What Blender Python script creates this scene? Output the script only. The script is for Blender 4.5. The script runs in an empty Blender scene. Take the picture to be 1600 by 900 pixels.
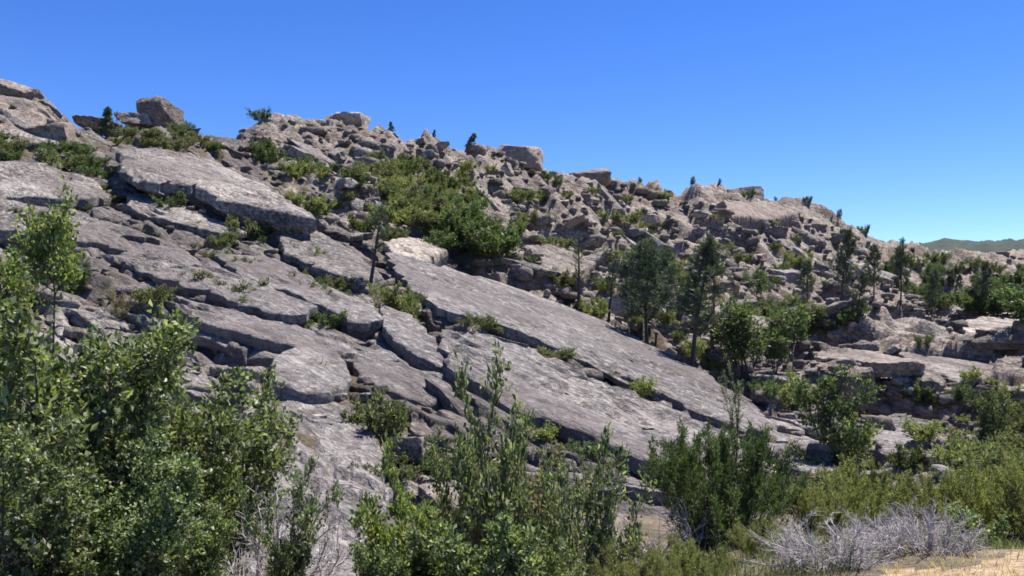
import bpy, math, random
import numpy as np

# ------------------------------------------------------------------ camera, sky, sun, exposure
scene = bpy.context.scene
C = scene.collection
F = 1386.0            # focal length in photo pixels (1600 wide -> 60 degrees)
HOR = 500.0           # photo row of the horizon
EYE = 1.65

cam_d = bpy.data.cameras.new('camera')
cam = bpy.data.objects.new('camera', cam_d)
C.objects.link(cam)
cam.location = (0, 0, EYE)
cam.rotation_euler = (math.radians(90), 0, 0)
cam_d.sensor_width = 36.0
cam_d.lens = 36.0 * F / 1600.0
cam_d.shift_y = (HOR - 450.0) / 1600.0
cam_d.clip_start = 0.05
cam_d.clip_end = 12000
scene.camera = cam

SUN = np.array((0.32, 0.24, 0.89)); SUN /= np.linalg.norm(SUN)
world = bpy.data.worlds.new('World'); scene.world = world; world.use_nodes = True
wn = world.node_tree; wn.nodes.clear()
sky = wn.nodes.new('ShaderNodeTexSky'); sky.sky_type = 'NISHITA'; sky.sun_disc = False
sky.sun_elevation = math.asin(SUN[2]); sky.sun_rotation = math.atan2(SUN[0], SUN[1])
sky.altitude = 1800; sky.air_density = 0.9; sky.dust_density = 0.1; sky.ozone_density = 4.0
hs = wn.nodes.new('ShaderNodeHueSaturation'); hs.inputs['Saturation'].default_value = 1.27; hs.inputs['Value'].default_value = 0.81
hs.inputs['Hue'].default_value = 0.516
bg = wn.nodes.new('ShaderNodeBackground'); bg.inputs['Strength'].default_value = 0.12
wo = wn.nodes.new('ShaderNodeOutputWorld')
wn.links.new(sky.outputs[0], hs.inputs['Color']); wn.links.new(hs.outputs[0], bg.inputs[0]); wn.links.new(bg.outputs[0], wo.inputs[0])

sl = bpy.data.lights.new('sun', 'SUN'); sl.energy = 5.0; sl.angle = math.radians(0.53); sl.color = (1.0, 0.95, 0.88)
so = bpy.data.objects.new('sun', sl); C.objects.link(so)
from mathutils import Vector, Matrix
so.rotation_euler = Vector(tuple(SUN)).to_track_quat('Z', 'Y').to_euler()
so.location = (0, -20, 60)

vs = scene.view_settings
vs.view_transform = 'Standard'; vs.look = 'None'; vs.exposure = 1.05; vs.gamma = 1.0; vs.use_curve_mapping = False
scene.cycles.max_bounces = 5; scene.cycles.diffuse_bounces = 3; scene.cycles.transmission_bounces = 3
scene.cycles.transparent_max_bounces = 4
scene.cycles.pixel_filter_type = 'BLACKMAN_HARRIS'; scene.cycles.filter_width = 1.7

rng = np.random.default_rng(7)
random.seed(7)

# ------------------------------------------------------------------ noise
def _hash(ix, iy, iz, seed):
    h = (ix.astype(np.int64) * 374761393 + iy.astype(np.int64) * 668265263 + iz.astype(np.int64) * 2147483647 + seed * 974634777) & 0xffffffff
    h = ((h ^ (h >> 13)) * 1274126177) & 0xffffffff
    h = h ^ (h >> 16)
    return (h & 0xffff) / 65535.0
def noise3(p, seed=0):
    p = np.asarray(p, float)
    i = np.floor(p).astype(np.int64); f = p - i; f = f * f * f * (f * (f * 6 - 15) + 10)
    r = 0
    for dx in (0, 1):
        wx = f[..., 0] if dx else 1 - f[..., 0]
        for dy in (0, 1):
            wy = f[..., 1] if dy else 1 - f[..., 1]
            for dz in (0, 1):
                wz = f[..., 2] if dz else 1 - f[..., 2]
                r = r + wx * wy * wz * _hash(i[..., 0] + dx, i[..., 1] + dy, i[..., 2] + dz, seed)
    return r * 2 - 1
def noise2(x, y, seed=0):
    i = np.floor(x).astype(np.int64); j = np.floor(y).astype(np.int64)
    fx = x - i; fy = y - j
    fx = fx * fx * fx * (fx * (fx * 6 - 15) + 10); fy = fy * fy * fy * (fy * (fy * 6 - 15) + 10)
    z = np.zeros_like(i)
    return 2 * ((1 - fx) * (1 - fy) * _hash(i, j, z, seed) + fx * (1 - fy) * _hash(i + 1, j, z, seed)
                + (1 - fx) * fy * _hash(i, j + 1, z, seed) + fx * fy * _hash(i + 1, j + 1, z, seed)) - 1
def fbm2(x, y, seed=0, octv=4, gain=0.5):
    r = 0; a = 1
    for k in range(octv):
        r = r + a * noise2(x * 2 ** k + 17.3 * k, y * 2 ** k - 9.1 * k, seed + k); a *= gain
    return r
def sstep(a, b, x):
    t = np.clip((x - a) / (b - a), 0, 1); return t * t * (3 - 2 * t)

# ------------------------------------------------------------------ hillside height field
# control points: photo column, photo row, distance of the ground seen there (m)
CP = []
def cp(u, *vy):
    for v, y in vy:
        CP.append((u, math.log(y), EYE + (HOR - v) / F * y))
def cz(u, *yz):
    for y, z in yz:
        CP.append((u, math.log(y), z))
cp(-350, (100, 97), (190, 86), (300, 70), (420, 54), (560, 40), (700, 31))
cp(-150, (112, 98), (200, 87), (300, 71), (420, 54), (560, 40), (700, 31))
cp(0, (130, 99), (178, 92.5), (232, 87), (300, 71), (400, 55), (500, 44), (620, 34), (740, 28))
cp(65, (142, 100), (190, 93), (238, 87))
cp(130, (205, 106), (250, 90), (320, 71), (400, 57), (500, 45), (620, 35), (760, 28))
cp(250, (190, 112), (240, 94), (310, 74), (400, 58), (500, 45), (620, 35), (760, 28))
cp(340, (218, 120), (255, 100), (320, 76), (400, 59), (500, 46), (620, 35), (760, 28))
cp(430, (195, 128), (260, 104), (330, 78), (400, 61), (500, 46), (620, 35), (750, 29), (900, 25))
cp(540, (196, 136), (270, 108), (340, 82), (400, 64), (500, 48), (620, 36), (750, 29), (900, 25))
cp(640, (215, 146), (280, 120), (350, 92), (400, 72), (450, 58), (500, 49), (600, 39), (700, 32), (820, 27))
cp(760, (240, 162), (300, 138), (370, 108), (425, 76), (480, 58), (560, 45), (650, 36), (720, 32), (840, 26))
cp(880, (258, 182), (330, 152), (400, 116), (455, 84), (500, 62), (580, 46), (660, 38), (740, 31), (850, 24.5))
cp(1000, (289, 205), (360, 165), (430, 120), (500, 84), (550, 62), (620, 46), (690, 38), (760, 30), (860, 22.5))
cp(1120, (300, 225), (380, 170), (450, 125), (520, 88), (585, 62), (650, 46), (720, 36), (800, 26), (880, 15))
cp(1250, (328, 250), (410, 180), (480, 125), (550, 86), (620, 60), (690, 45), (760, 31), (835, 20), (895, 9))
cp(1380, (386, 290), (440, 185), (500, 125), (560, 85), (630, 60), (700, 45), (770, 29), (845, 17), (893, 7.6))
cp(1480, (404, 330), (440, 215), (500, 130), (560, 88), (630, 60), (710, 43), (780, 26), (850, 15.5), (882, 7.2))
cp(1600, (404, 380), (440, 230), (500, 135), (570, 86), (640, 58), (720, 40), (790, 24), (850, 14.5), (878, 6.6))
cp(1800, (404, 380), (440, 230), (500, 135), (570, 86), (640, 58), (720, 40), (790, 24), (850, 14.5), (880, 6.6))
cp(2000, (404, 380), (440, 230), (500, 135), (570, 86), (640, 58), (720, 40), (790, 24), (850, 14.5), (880, 6.6))
for u in (-350, -150, 0, 150, 300, 450, 600, 750, 900, 1050):
    cz(u, (4.5, -0.1), (7.5, -0.75), (11, -1.9), (15.5, -3.3), (20.5, -4.9))
for u in (1150, 1300, 1450, 1600, 1800, 2000):
    cz(u, (4.0, 0.02))
for u in (-1100, 800, 2700): cz(u, (1.5, 0.0))
SKYL = [(-350, 97, 29.6), (-150, 98, 29), (0, 99, 28), (65, 100, 27.5), (150, 107, 24.5), (250, 112, 26.7), (340, 120, 26), (430, 128, 29.8), (540, 136, 31.5), (640, 146, 31.7),
        (760, 162, 32), (880, 182, 32.5), (1000, 205, 31.7), (1120, 225, 32.2), (1250, 250, 30.9), (1380, 290, 25.5), (1480, 330, 25.9), (1600, 380, 31), (1800, 380, 31)]
for u, y, z in SKYL:
    cz(u, (y * 1.18, z - 3.2), (y * 1.5, z - 9), (y * 2.2, z * 0.3)); cz(u, (1000, -14))
for u in (-1100, 2700):
    cz(u, (5, 0), (20, -4.5), (40, -1.0), (70, 10), (100, 22), (160, 20), (400, 0), (1000, -14))
CP = np.array(CP)
KU, KL = 1 / 170.0, 3.2
def feat(u, l): return np.stack([np.asarray(u) * KU, np.asarray(l) * KL], -1)
def tps_fit(Q, z, lam=0.02):
    n = len(Q)
    d = np.linalg.norm(Q[:, None] - Q[None], axis=-1)
    K = np.where(d > 0, d * d * np.log(d + 1e-9), 0) + lam * np.eye(n)
    P = np.c_[np.ones(n), Q]
    A = np.block([[K, P], [P.T, np.zeros((3, 3))]])
    w = np.linalg.solve(A, np.r_[z, 0, 0, 0])
    return w
CQ = feat(CP[:, 0], CP[:, 1])
CW = tps_fit(CQ, CP[:, 2])
def tps_eval(u, l):
    q = feat(u, l).reshape(-1, 2); out = np.empty(len(q))
    for s in range(0, len(q), 40000):
        d = np.linalg.norm(q[s:s + 40000, None] - CQ[None], axis=-1)
        out[s:s + 40000] = (d * d * np.log(d + 1e-9)) @ CW[:-3] + CW[-3] + q[s:s + 40000] @ CW[-2:]
    return out.reshape(np.shape(u))
# coarse base, then interpolate
bu = np.linspace(-1100, 2700, 191); bl = np.linspace(math.log(1.5), math.log(1000), 260)
BU, BL = np.meshgrid(bu, bl); BASE = tps_eval(BU, BL)
def base_z(u, l):
    fu = np.clip((u - bu[0]) / (bu[1] - bu[0]), 0, len(bu) - 1.001); fl = np.clip((l - bl[0]) / (bl[1] - bl[0]), 0, len(bl) - 1.001)
    i = fu.astype(int); j = fl.astype(int); a = fu - i; b = fl - j
    return (BASE[j, i] * (1 - a) + BASE[j, i + 1] * a) * (1 - b) + (BASE[j + 1, i] * (1 - a) + BASE[j + 1, i + 1] * a) * b
def rock_amount(u, v):   # boulder field strength over the slope (1) versus sheet rock (0)
    line = 330 + (u - 540) * 0.52
    return sstep(30, -30, v - line) * sstep(330, 420, u)
S_MAIN = [[(688,515),(770,524),(860,556),(960,606),(1060,645),(1150,684),(1185,702),(1110,716),(1015,716),(940,694),(860,658),(800,642),(750,605),(700,575)],
          [(600,394),(690,414),(790,441),(880,474),(960,513),(1030,549),(1110,592),(1190,647),(1240,690),(1180,680),(1090,640),(980,594),(870,540),(770,505),(690,488),(640,450)],
          [(410,630),(470,622),(545,632),(590,690),(610,760),(590,840),(560,950),(380,950),(385,800),(395,700)]]
def inside(u, v, poly):
    c = np.zeros(np.shape(u), bool); j = len(poly) - 1
    for i in range(len(poly)):
        (xi, yi), (xj, yj) = poly[i], poly[j]
        if yi != yj: c ^= ((yi > v) != (yj > v)) & (u < (xj - xi) * (v - yi) / (yj - yi) + xi)
        j = i
    return c
def cells(x, y, size, an, seed, amp, ta, tb, crack, warp=0.30):
    """jointed rock: flat-topped blocks, each with its own height and tilt, parted by cracks"""
    wx = noise2(x / size * 0.9, y / size * 0.9, seed + 70) * size * warp; wy = noise2(x / size * 0.9 + 31, y / size * 0.9, seed + 71) * size * warp
    a = (0.8 * (x + wx) - 0.6 * (y + wy)) / (size * an); b = (0.6 * (x + wx) + 0.8 * (y + wy)) / size
    ia = np.floor(a).astype(np.int64); ib = np.floor(b).astype(np.int64); zz = np.zeros_like(ia)
    d1 = np.full(a.shape, 9.0); d2 = np.full(a.shape, 9.0); H1 = np.zeros_like(a); H2 = np.zeros_like(a)
    for da in (-1, 0, 1):
        for db in (-1, 0, 1):
            i, j = ia + da, ib + db
            ea = a - (i + 0.15 + 0.7 * _hash(i, j, zz, seed)); eb = b - (j + 0.15 + 0.7 * _hash(i, j, zz + 1, seed))
            d = np.maximum(np.abs(ea) * 0.9, np.abs(eb)) * 0.6 + 0.4 * np.sqrt(ea * ea + eb * eb)
            hgt = amp * (_hash(i, j, zz + 2, seed) * 2 - 1) + ta * ea * size * an * (_hash(i, j, zz + 3, seed) - 0.5) + tb * eb * size * (_hash(i, j, zz + 4, seed) - 0.7)
            m = d < d1; m2 = ~m & (d < d2)
            H2 = np.where(m, H1, np.where(m2, hgt, H2)); d2 = np.where(m, d1, np.where(m2, d, d2))
            H1 = np.where(m, hgt, H1); d1 = np.where(m, d, d1)
    gap = d2 - d1; e = np.clip(0.011 * y / size, 0.05, 0.7)          # joint faces a few mesh rows wide
    w = 0.5 + 0.5 * np.clip(gap / e, 0, 1)
    return H1 * w + H2 * (1 - w) - crack * sstep(0.10 + e * 0.6, 0.0, gap)
CARVE = [([(296, 290), (350, 316), (430, 337), (502, 352), (492, 364), (420, 354), (340, 336), (288, 312)], 2.6),
         ([(1362, 576), (1402, 572), (1428, 600), (1420, 630), (1385, 632), (1360, 605)], 2.2),
         ([(826, 642), (880, 668), (950, 700), (1012, 716), (1005, 732), (930, 718), (850, 688), (822, 662)], 1.1)]
def terrain(u, l):
    """returns x, y, z, push of the finished hillside surface"""
    y = np.exp(l); x = (u - 800) / F * y
    z0 = base_z(u, l); v = HOR - (z0 - EYE) / y * F
    bf = rock_amount(u, v)
    far = sstep(22, 34, y); near = sstep(420, 300, y)
    v = np.asarray(v); clean = 1.0 - 0.92 * np.maximum.reduce([inside(u, v, q) for q in S_MAIN])
    z = z0 + far * (fbm2(x / 22, y / 22, 3, 3) * (0.5 + 0.9 * bf) + fbm2(x / 5.5, y / 5.5, 11, 3) * (0.15 + 0.35 * bf) * clean)
    z = z + (0.04 + 0.04 * far) * fbm2(x / 1.3, y / 1.3, 21, 3)
    z = z + (1 - far) * 0.12 * fbm2(x / 3, y / 3, 31, 3)
    # sheet joints: broken terraces that plunge to the lower right
    q = 0.6 * x + 0.8 * y
    s = q * 0.30 + 0.8 * fbm2(x / 16, y / 16, 41, 3) + 0.16 * fbm2(x / 2.2, y / 2.2, 45, 2)
    h = 1.5
    fr = s / h - np.floor(s / h)
    prof = np.where(fr < 0.84, fr / 0.84 * 0.25, 0.25 + 0.75 * sstep(0.84, 1.0, fr))
    m = far * clean * sstep(-0.35, 0.25, fbm2(x / 9 + 5, y / 9, 51, 3)) * (0.9 - 0.5 * bf) * sstep(240, 150, y)
    m = m * (1 - 0.6 * sstep(1180, 1300, u))
    z = z + m * h * (prof - fr) * 0.70
    push = m * 0.6 * sstep(0.86, 0.97, fr)
    # jointed blocks: long thin sheets on the slabs, rough blocks in the boulder field
    k = far * clean * (1 - bf)
    for size, an, amp, tilt, crack, sd in ((3.0, 5.0, 0.24, 0.8, 0.45, 81), (1.4, 5.0, 0.13, 0.8, 0.28, 82)):
        z = z + k * cells(x, y, size, an, sd, amp, 0.12 * tilt, 0.5 * tilt, crack)
    k = far * clean * bf * near
    for size, an, amp, tilt, crack, sd in ((9.0, 1.8, 1.2, 0.8, 0.9, 91), (3.6, 1.7, 0.60, 0.9, 0.55, 92), (1.7, 1.6, 0.24, 0.8, 0.25, 93)):
        z = z + k * cells(x, y, size, an, sd, amp, 0.6 * tilt, 0.8 * tilt, crack)
    for poly, dep in CARVE: z = z - dep * inside(u, v, poly)
    return x, y, z, push
tu = np.concatenate([np.linspace(-1100, -120, 60, endpoint=False), np.linspace(-120, 1720, 670, endpoint=False), np.linspace(1720, 2700, 61)])
tl = np.concatenate([np.linspace(math.log(1.5), math.log(20), 110, endpoint=False), np.linspace(math.log(20), math.log(330), 800, endpoint=False), np.linspace(math.log(330), math.log(1000), 36)])
GU, GL = np.meshgrid(tu, tl)
GX, GY, GZ, GP = terrain(GU, GL)
GV = HOR - (GZ - EYE) / GY * F
def surf(u, l):
    """height of the finished surface, read back from the grid"""
    i = np.clip(np.searchsorted(tu, u) - 1, 0, len(tu) - 2); j = np.clip(np.searchsorted(tl, l) - 1, 0, len(tl) - 2)
    a = np.clip((u - tu[i]) / (tu[i + 1] - tu[i]), 0, 1); b = np.clip((l - tl[j]) / (tl[j + 1] - tl[j]), 0, 1)
    return (GZ[j, i] * (1 - a) + GZ[j, i + 1] * a) * (1 - b) + (GZ[j + 1, i] * (1 - a) + GZ[j + 1, i + 1] * a) * b
def ground_z(x, y):
    y = np.atleast_1d(np.asarray(y, float)); x = np.atleast_1d(np.asarray(x, float))
    return surf(800 + x / y * F, np.log(y))
def gz(x, y): return float(ground_z(x, y)[0])
def hits(us, vs_, ymin=20.0, ymax=700):
    """first ground point seen at photo pixel (u, v) beyond ymin"""
    us = np.asarray(us, float); j0 = int(np.searchsorted(tl, math.log(ymin))); j1 = int(np.searchsorted(tl, math.log(ymax)))
    col = np.clip(np.searchsorted(tu, us), 0, len(tu) - 1)
    P = np.empty((len(us), 3)); good = np.ones(len(us), bool)
    for n in range(len(us)):
        vv = GV[j0:j1, col[n]]; k = np.nonzero(vv <= vs_[n])[0]
        good[n] = len(k) > 0
        j = j0 + (k[0] if len(k) else int(np.argmin(vv)))
        P[n] = GX[j, col[n]], GY[j, col[n]], GZ[j, col[n]]
    return P, good
def hit(u, v, ymin=20.0): return hits([u], [v], ymin)[0][0]
def from_uY(u, y):
    x = (u - 800) / F * y; return np.array((x, y, gz(x, y)))

# ------------------------------------------------------------------ mesh helpers
def mk_mesh(name, V, Fc, mat, smooth=True, sharp=None):
    """Fc: list of (n,k) integer arrays"""
    me = bpy.data.meshes.new(name)
    V = np.asarray(V, np.float32)
    if not isinstance(Fc, list): Fc = [Fc]
    Fc = [np.asarray(f, np.int32) for f in Fc if len(f)]
    me.vertices.add(len(V)); me.vertices.foreach_set('co', V.ravel())
    nl = sum(f.size for f in Fc); npoly = sum(len(f) for f in Fc)
    me.loops.add(nl); me.loops.foreach_set('vertex_index', np.concatenate([f.ravel() for f in Fc]))
    me.polygons.add(npoly)
    tot = np.concatenate([np.full(len(f), f.shape[1], np.int32) for f in Fc])
    st = np.concatenate([[0], np.cumsum(tot)[:-1]]).astype(np.int32)
    me.polygons.foreach_set('loop_start', st); me.polygons.foreach_set('loop_total', tot)
    me.polygons.foreach_set('use_smooth', np.full(npoly, smooth, bool))
    me.update(calc_edges=True); me.validate()
    if mat: me.materials.append(mat)
    if sharp: me.set_sharp_from_angle(angle=sharp)
    return me
def link(name, data, parent=None, loc=None, rot=None, scale=None, **props):
    o = bpy.data.objects.new(name, data); C.objects.link(o)
    if parent: o.parent = parent
    if loc is not None: o.location = tuple(float(a) for a in loc)
    if rot is not None: o.rotation_euler = tuple(float(a) for a in rot)
    if scale is not None: o.scale = (scale,) * 3 if np.isscalar(scale) else tuple(float(a) for a in scale)
    for k, w in props.items(): o[k] = w
    return o

# ------------------------------------------------------------------ materials
class NT:
    def __init__(s, name):
        s.m = bpy.data.materials.new(name); s.m.use_nodes = True; s.t = s.m.node_tree; s.t.nodes.clear()
        s.out = s.n('ShaderNodeOutputMaterial')
    def n(s, typ, **kw):
        nd = s.t.nodes.new(typ)
        for k, w in kw.items(): setattr(nd, k, w)
        return nd
    def l(s, a, b): s.t.links.new(a, b)
    def noise(s, vec, scale, detail=4, rough=0.55, dist=0.0):
        nd = s.n('ShaderNodeTexNoise'); s.l(vec, nd.inputs['Vector'])
        nd.inputs['Scale'].default_value = scale; nd.inputs['Detail'].default_value = detail
        nd.inputs['Roughness'].default_value = rough; nd.inputs['Distortion'].default_value = dist
        return nd.outputs['Fac']
    def ramp(s, fac, stops):
        nd = s.n('ShaderNodeValToRGB'); s.l(fac, nd.inputs[0])
        e = nd.color_ramp.elements
        while len(e) > 1: e.remove(e[-1])
        e[0].position = stops[0][0]; e[0].color = (*stops[0][1], 1) if not np.isscalar(stops[0][1]) else (stops[0][1],) * 3 + (1,)
        for p, c in stops[1:]:
            q = e.new(p); q.color = (*c, 1) if not np.isscalar(c) else (c, c, c, 1)
        return nd.outputs[0]
    def mix(s, fac, a, b, blend='MIX'):
        nd = s.n('ShaderNodeMix', data_type='RGBA', blend_type=blend)
        for inp, val in ((nd.inputs[0], fac), (nd.inputs[6], a), (nd.inputs[7], b)):
            if isinstance(val, (int, float)): inp.default_value = val
            elif isinstance(val, tuple): inp.default_value = (*val, 1)
            else: s.l(val, inp)
        return nd.outputs[2]
    def math(s, op, a, b=None):
        nd = s.n('ShaderNodeMath', operation=op)
        for i, val in enumerate((a, b)):
            if val is None: continue
            if isinstance(val, (int, float)): nd.inputs[i].default_value = val
            else: s.l(val, nd.inputs[i])
        return nd.outputs[0]

def rock_material(name, cols, pale, stain, bump=0.21, soil=None, rnd=0.35, fine=1.0):
    k = NT(name)
    pos = k.n('ShaderNodeNewGeometry').outputs['Position']
    # streaked space: stretched along the dip of the sheets
    mp = k.n('ShaderNodeMapping', vector_type='TEXTURE'); mp.inputs['Rotation'].default_value = (0.0, 0.25, math.radians(-45)); mp.inputs['Scale'].default_value = (4.0, 1.0, 0.8)
    k.l(pos, mp.inputs['Vector']); st = mp.outputs[0]
    n_big = k.noise(pos, 0.07, 3, 0.55)
    n_med = k.noise(st, 0.42, 5, 0.62, 0.4)
    n_sm = k.noise(pos, 2.6, 6, 0.7)
    n_grain = k.noise(pos, 9 * fine, 4, 0.75)
    n_str = k.noise(st, 4.5, 4, 0.7, 0.5)
    base = k.ramp(n_med, [(0.30, cols[0]), (0.45, cols[1]), (0.60, cols[2]), (0.75, cols[3])])
    base = k.mix(k.ramp(n_big, [(0.42, 0.0), (0.62, 1.0)]), base, k.mix(0.55, base, pale))
    # pale worn patches, dark varnish stains
    base = k.mix(k.ramp(n_sm, [(0.50, 0.0), (0.62, 0.9)]), base, pale)
    n_st = k.noise(st, 0.9, 5, 0.7, 0.8)
    base = k.mix(k.ramp(n_st, [(0.52, 0.0), (0.66, 0.8)]), base, stain)
    n_dk = k.noise(pos, 1.7, 5, 0.72)
    base = k.mix(k.ramp(n_dk, [(0.36, 0.75), (0.46, 0.0)]), base, stain)
    base = k.mix(k.ramp(n_grain, [(0.35, 0.45), (0.6, 0.0)]), base, (0.035, 0.032, 0.034))
    base = k.mix(k.ramp(n_str, [(0.40, 0.55), (0.52, 0.0)]), base, stain)
    base = k.mix(k.ramp(n_str, [(0.54, 0.0), (0.68, 0.45)]), base, pale)
    if soil:
        n_so = k.noise(pos, 0.22, 5, 0.65)
        base = k.mix(k.ramp(n_so, [(0.54, 0.0), (0.62, 0.9)]), base, k.mix(n_sm, soil, tuple(0.55 * c for c in soil)))
    n_pa = k.noise(st, 0.16, 5, 0.6, 0.6)
    base = k.mix(k.ramp(n_pa, [(0.50, 0.0), (0.60, 0.55)]), base, k.mix(0.5, stain, (0.19, 0.150, 0.135)))
    n_pb = k.noise(pos, 0.5, 6, 0.72, 0.5)
    base = k.mix(k.ramp(n_pb, [(0.57, 0.0), (0.66, 0.65)]), base, stain)
    n_li = k.noise(pos, 1.1, 5, 0.7, 0.3)
    base = k.mix(k.ramp(n_li, [(0.60, 0.0), (0.68, 0.5)]), base, (0.16, 0.11, 0.065))
    oi = k.n('ShaderNodeObjectInfo').outputs['Random']
    val = k.math('ADD', k.math('MULTIPLY', oi, rnd), 1.0 - rnd * 0.5)
    base = k.mix(1.0, base, k.n('ShaderNodeCombineColor').outputs[0], 'MULTIPLY') if False else base
    hv = k.n('ShaderNodeHueSaturation'); k.l(base, hv.inputs['Color']); k.l(val, hv.inputs['Value'])
    # relief
    vor = k.n('ShaderNodeTexVoronoi', feature='DISTANCE_TO_EDGE'); k.l(st, vor.inputs['Vector']); vor.inputs['Scale'].default_value = 0.55
    crack = k.ramp(vor.outputs['Distance'], [(0.0, 0.0), (0.10, 1.0)])
    hgt = k.math('ADD', k.math('MULTIPLY', n_med, 1.1), k.math('MULTIPLY', n_sm, 0.55))
    hgt = k.math('ADD', hgt, k.math('ADD', k.math('MULTIPLY', n_grain, 0.12), k.math('MULTIPLY', n_str, 0.28)))
    hgt = k.math('ADD', hgt, k.math('MULTIPLY', crack, 0.06))
    bp = k.n('ShaderNodeBump'); bp.inputs['Strength'].default_value = 0.9; bp.inputs['Distance'].default_value = bump * 4
    k.l(hgt, bp.inputs['Height'])
    p = k.n('ShaderNodeBsdfPrincipled'); p.inputs['Roughness'].default_value = 0.9; p.inputs['Specular IOR Level'].default_value = 0.2
    k.l(hv.outputs[0], p.inputs['Base Color']); k.l(bp.outputs[0], p.inputs['Normal']); k.l(p.outputs[0], k.out.inputs[0])
    return k.m
G4 = [(0.10, 0.086, 0.079), (0.21, 0.182, 0.166), (0.32, 0.28, 0.25), (0.50, 0.44, 0.385)]
M_SHEET = rock_material('sheet_granite', G4, (0.58, 0.52, 0.46), (0.060, 0.054, 0.055))
M_SLATE = rock_material('grey_mauve_granite', [(0.115, 0.102, 0.099), (0.182, 0.165, 0.160), (0.235, 0.214, 0.205), (0.32, 0.290, 0.272)], (0.48, 0.435, 0.39), (0.075, 0.066, 0.066), bump=0.17, rnd=0.15)
M_PALE = rock_material('pale_granite', [(0.13, 0.107, 0.094), (0.31, 0.262, 0.225), (0.46, 0.395, 0.335), (0.60, 0.51, 0.425)], (0.64, 0.55, 0.455), (0.075, 0.066, 0.064), rnd=0.7)
M_TAN = rock_material('tan_granite', [(0.16, 0.128, 0.108), (0.30, 0.240, 0.198), (0.43, 0.345, 0.28), (0.54, 0.45, 0.37)], (0.50, 0.42, 0.35), (0.11, 0.085, 0.075), rnd=0.5)
M_HILL = rock_material('hillside_rock_and_soil', G4, (0.48, 0.43, 0.38), (0.06, 0.054, 0.054), soil=(0.20, 0.155, 0.095))

M_FIELD = rock_material('broken_cream_rock', [(0.14, 0.116, 0.10), (0.32, 0.268, 0.226), (0.46, 0.39, 0.325), (0.60, 0.51, 0.42)], (0.62, 0.53, 0.44), (0.070, 0.060, 0.055), soil=(0.22, 0.17, 0.105))

def leaf_material(name, dark, mid, light, transl=0.45, odd=None, wild=0.25):
    k = NT(name)
    g = k.n('ShaderNodeNewGeometry')
    isl = g.outputs['Random Per Island']
    col = k.ramp(isl, [(0.0, dark), (0.42, mid), (0.84, light)] + ([(0.94, odd)] if odd else []))
    cl = k.noise(g.outputs['Position'], 1.3, 2, 0.5)
    oi = k.n('ShaderNodeObjectInfo').outputs['Random']
    val = k.math('ADD', k.math('MULTIPLY', cl, 0.9), k.math('ADD', k.math('MULTIPLY', oi, wild), 0.65 - wild * 0.5))
    hv = k.n('ShaderNodeHueSaturation'); k.l(col, hv.inputs['Color']); k.l(val, hv.inputs['Value']); hv.inputs['Saturation'].default_value = 0.86
    hue = k.math('ADD', k.math('MULTIPLY', oi, 0.03), 0.495); k.l(hue, hv.inputs['Hue'])
    p = k.n('ShaderNodeBsdfPrincipled'); p.inputs['Roughness'].default_value = 0.5; p.inputs['Specular IOR Level'].default_value = 0.35
    tr = k.n('ShaderNodeBsdfTranslucent'); mx = k.n('ShaderNodeMixShader'); mx.inputs[0].default_value = transl
    k.l(hv.outputs[0], p.inputs['Base Color'])
    k.l(k.mix(1.0, hv.outputs[0], (1.2, 1.35, 0.6), 'MULTIPLY'), tr.inputs['Color'])
    k.l(p.outputs[0], mx.inputs[1]); k.l(tr.outputs[0], mx.inputs[2]); k.l(mx.outputs[0], k.out.inputs[0])
    return k.m
L_OAK = leaf_material('oak_leaf', (0.045, 0.062, 0.020), (0.115, 0.145, 0.042), (0.23, 0.26, 0.10), odd=(0.40, 0.40, 0.26))
L_YELLOW = leaf_material('yellow_green_leaf', (0.075, 0.100, 0.022), (0.14, 0.175, 0.036), (0.22, 0.24, 0.065), odd=(0.30, 0.26, 0.09))
L_GREY = leaf_material('grey_green_leaf', (0.045, 0.060, 0.030), (0.105, 0.125, 0.060), (0.20, 0.22, 0.11), odd=(0.34, 0.33, 0.22))
L_BROOM = leaf_material('broom_leaf', (0.085, 0.098, 0.030), (0.16, 0.175, 0.054), (0.245, 0.245, 0.088), odd=(0.30, 0.25, 0.11))
L_DARK = leaf_material('dark_shrub_leaf', (0.034, 0.050, 0.020), (0.070, 0.095, 0.036), (0.12, 0.150, 0.056))
L_ROUND = leaf_material('round_shrub_leaf', (0.026, 0.042, 0.015), (0.055, 0.080, 0.026), (0.10, 0.130, 0.040))
L_PINE = leaf_material('pine_needle', (0.035, 0.052, 0.030), (0.066, 0.092, 0.052), (0.105, 0.135, 0.078), transl=0.2)
L_OLIVE = leaf_material('olive_shrub_leaf', (0.055, 0.064, 0.028), (0.095, 0.105, 0.044), (0.15, 0.155, 0.070), odd=(0.20, 0.165, 0.085))
L_STRAW = leaf_material('straw', (0.34, 0.23, 0.10), (0.54, 0.39, 0.18), (0.66, 0.52, 0.27), transl=0.3)
L_BROWN = leaf_material('dry_brown_leaf', (0.13, 0.09, 0.05), (0.22, 0.165, 0.085), (0.31, 0.25, 0.14))
def wood_material(name, a, b):
    k = NT(name); pos = k.n('ShaderNodeNewGeometry').outputs['Position']
    c = k.mix(k.noise(pos, 9, 4, 0.6), a, b)
    p = k.n('ShaderNodeBsdfPrincipled'); p.inputs['Roughness'].default_value = 0.9
    k.l(c, p.inputs['Base Color']); k.l(p.outputs[0], k.out.inputs[0]); return k.m
W_DARK = wood_material('dark_bark', (0.030, 0.025, 0.022), (0.075, 0.062, 0.053))
W_BROWN = wood_material('brown_bark', (0.07, 0.05, 0.038), (0.14, 0.105, 0.08))
W_GREY = wood_material('grey_dead_twig', (0.26, 0.235, 0.225), (0.50, 0.46, 0.44))
W_RED = wood_material('reddish_dead_trunk', (0.11, 0.06, 0.045), (0.19, 0.115, 0.085))

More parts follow.
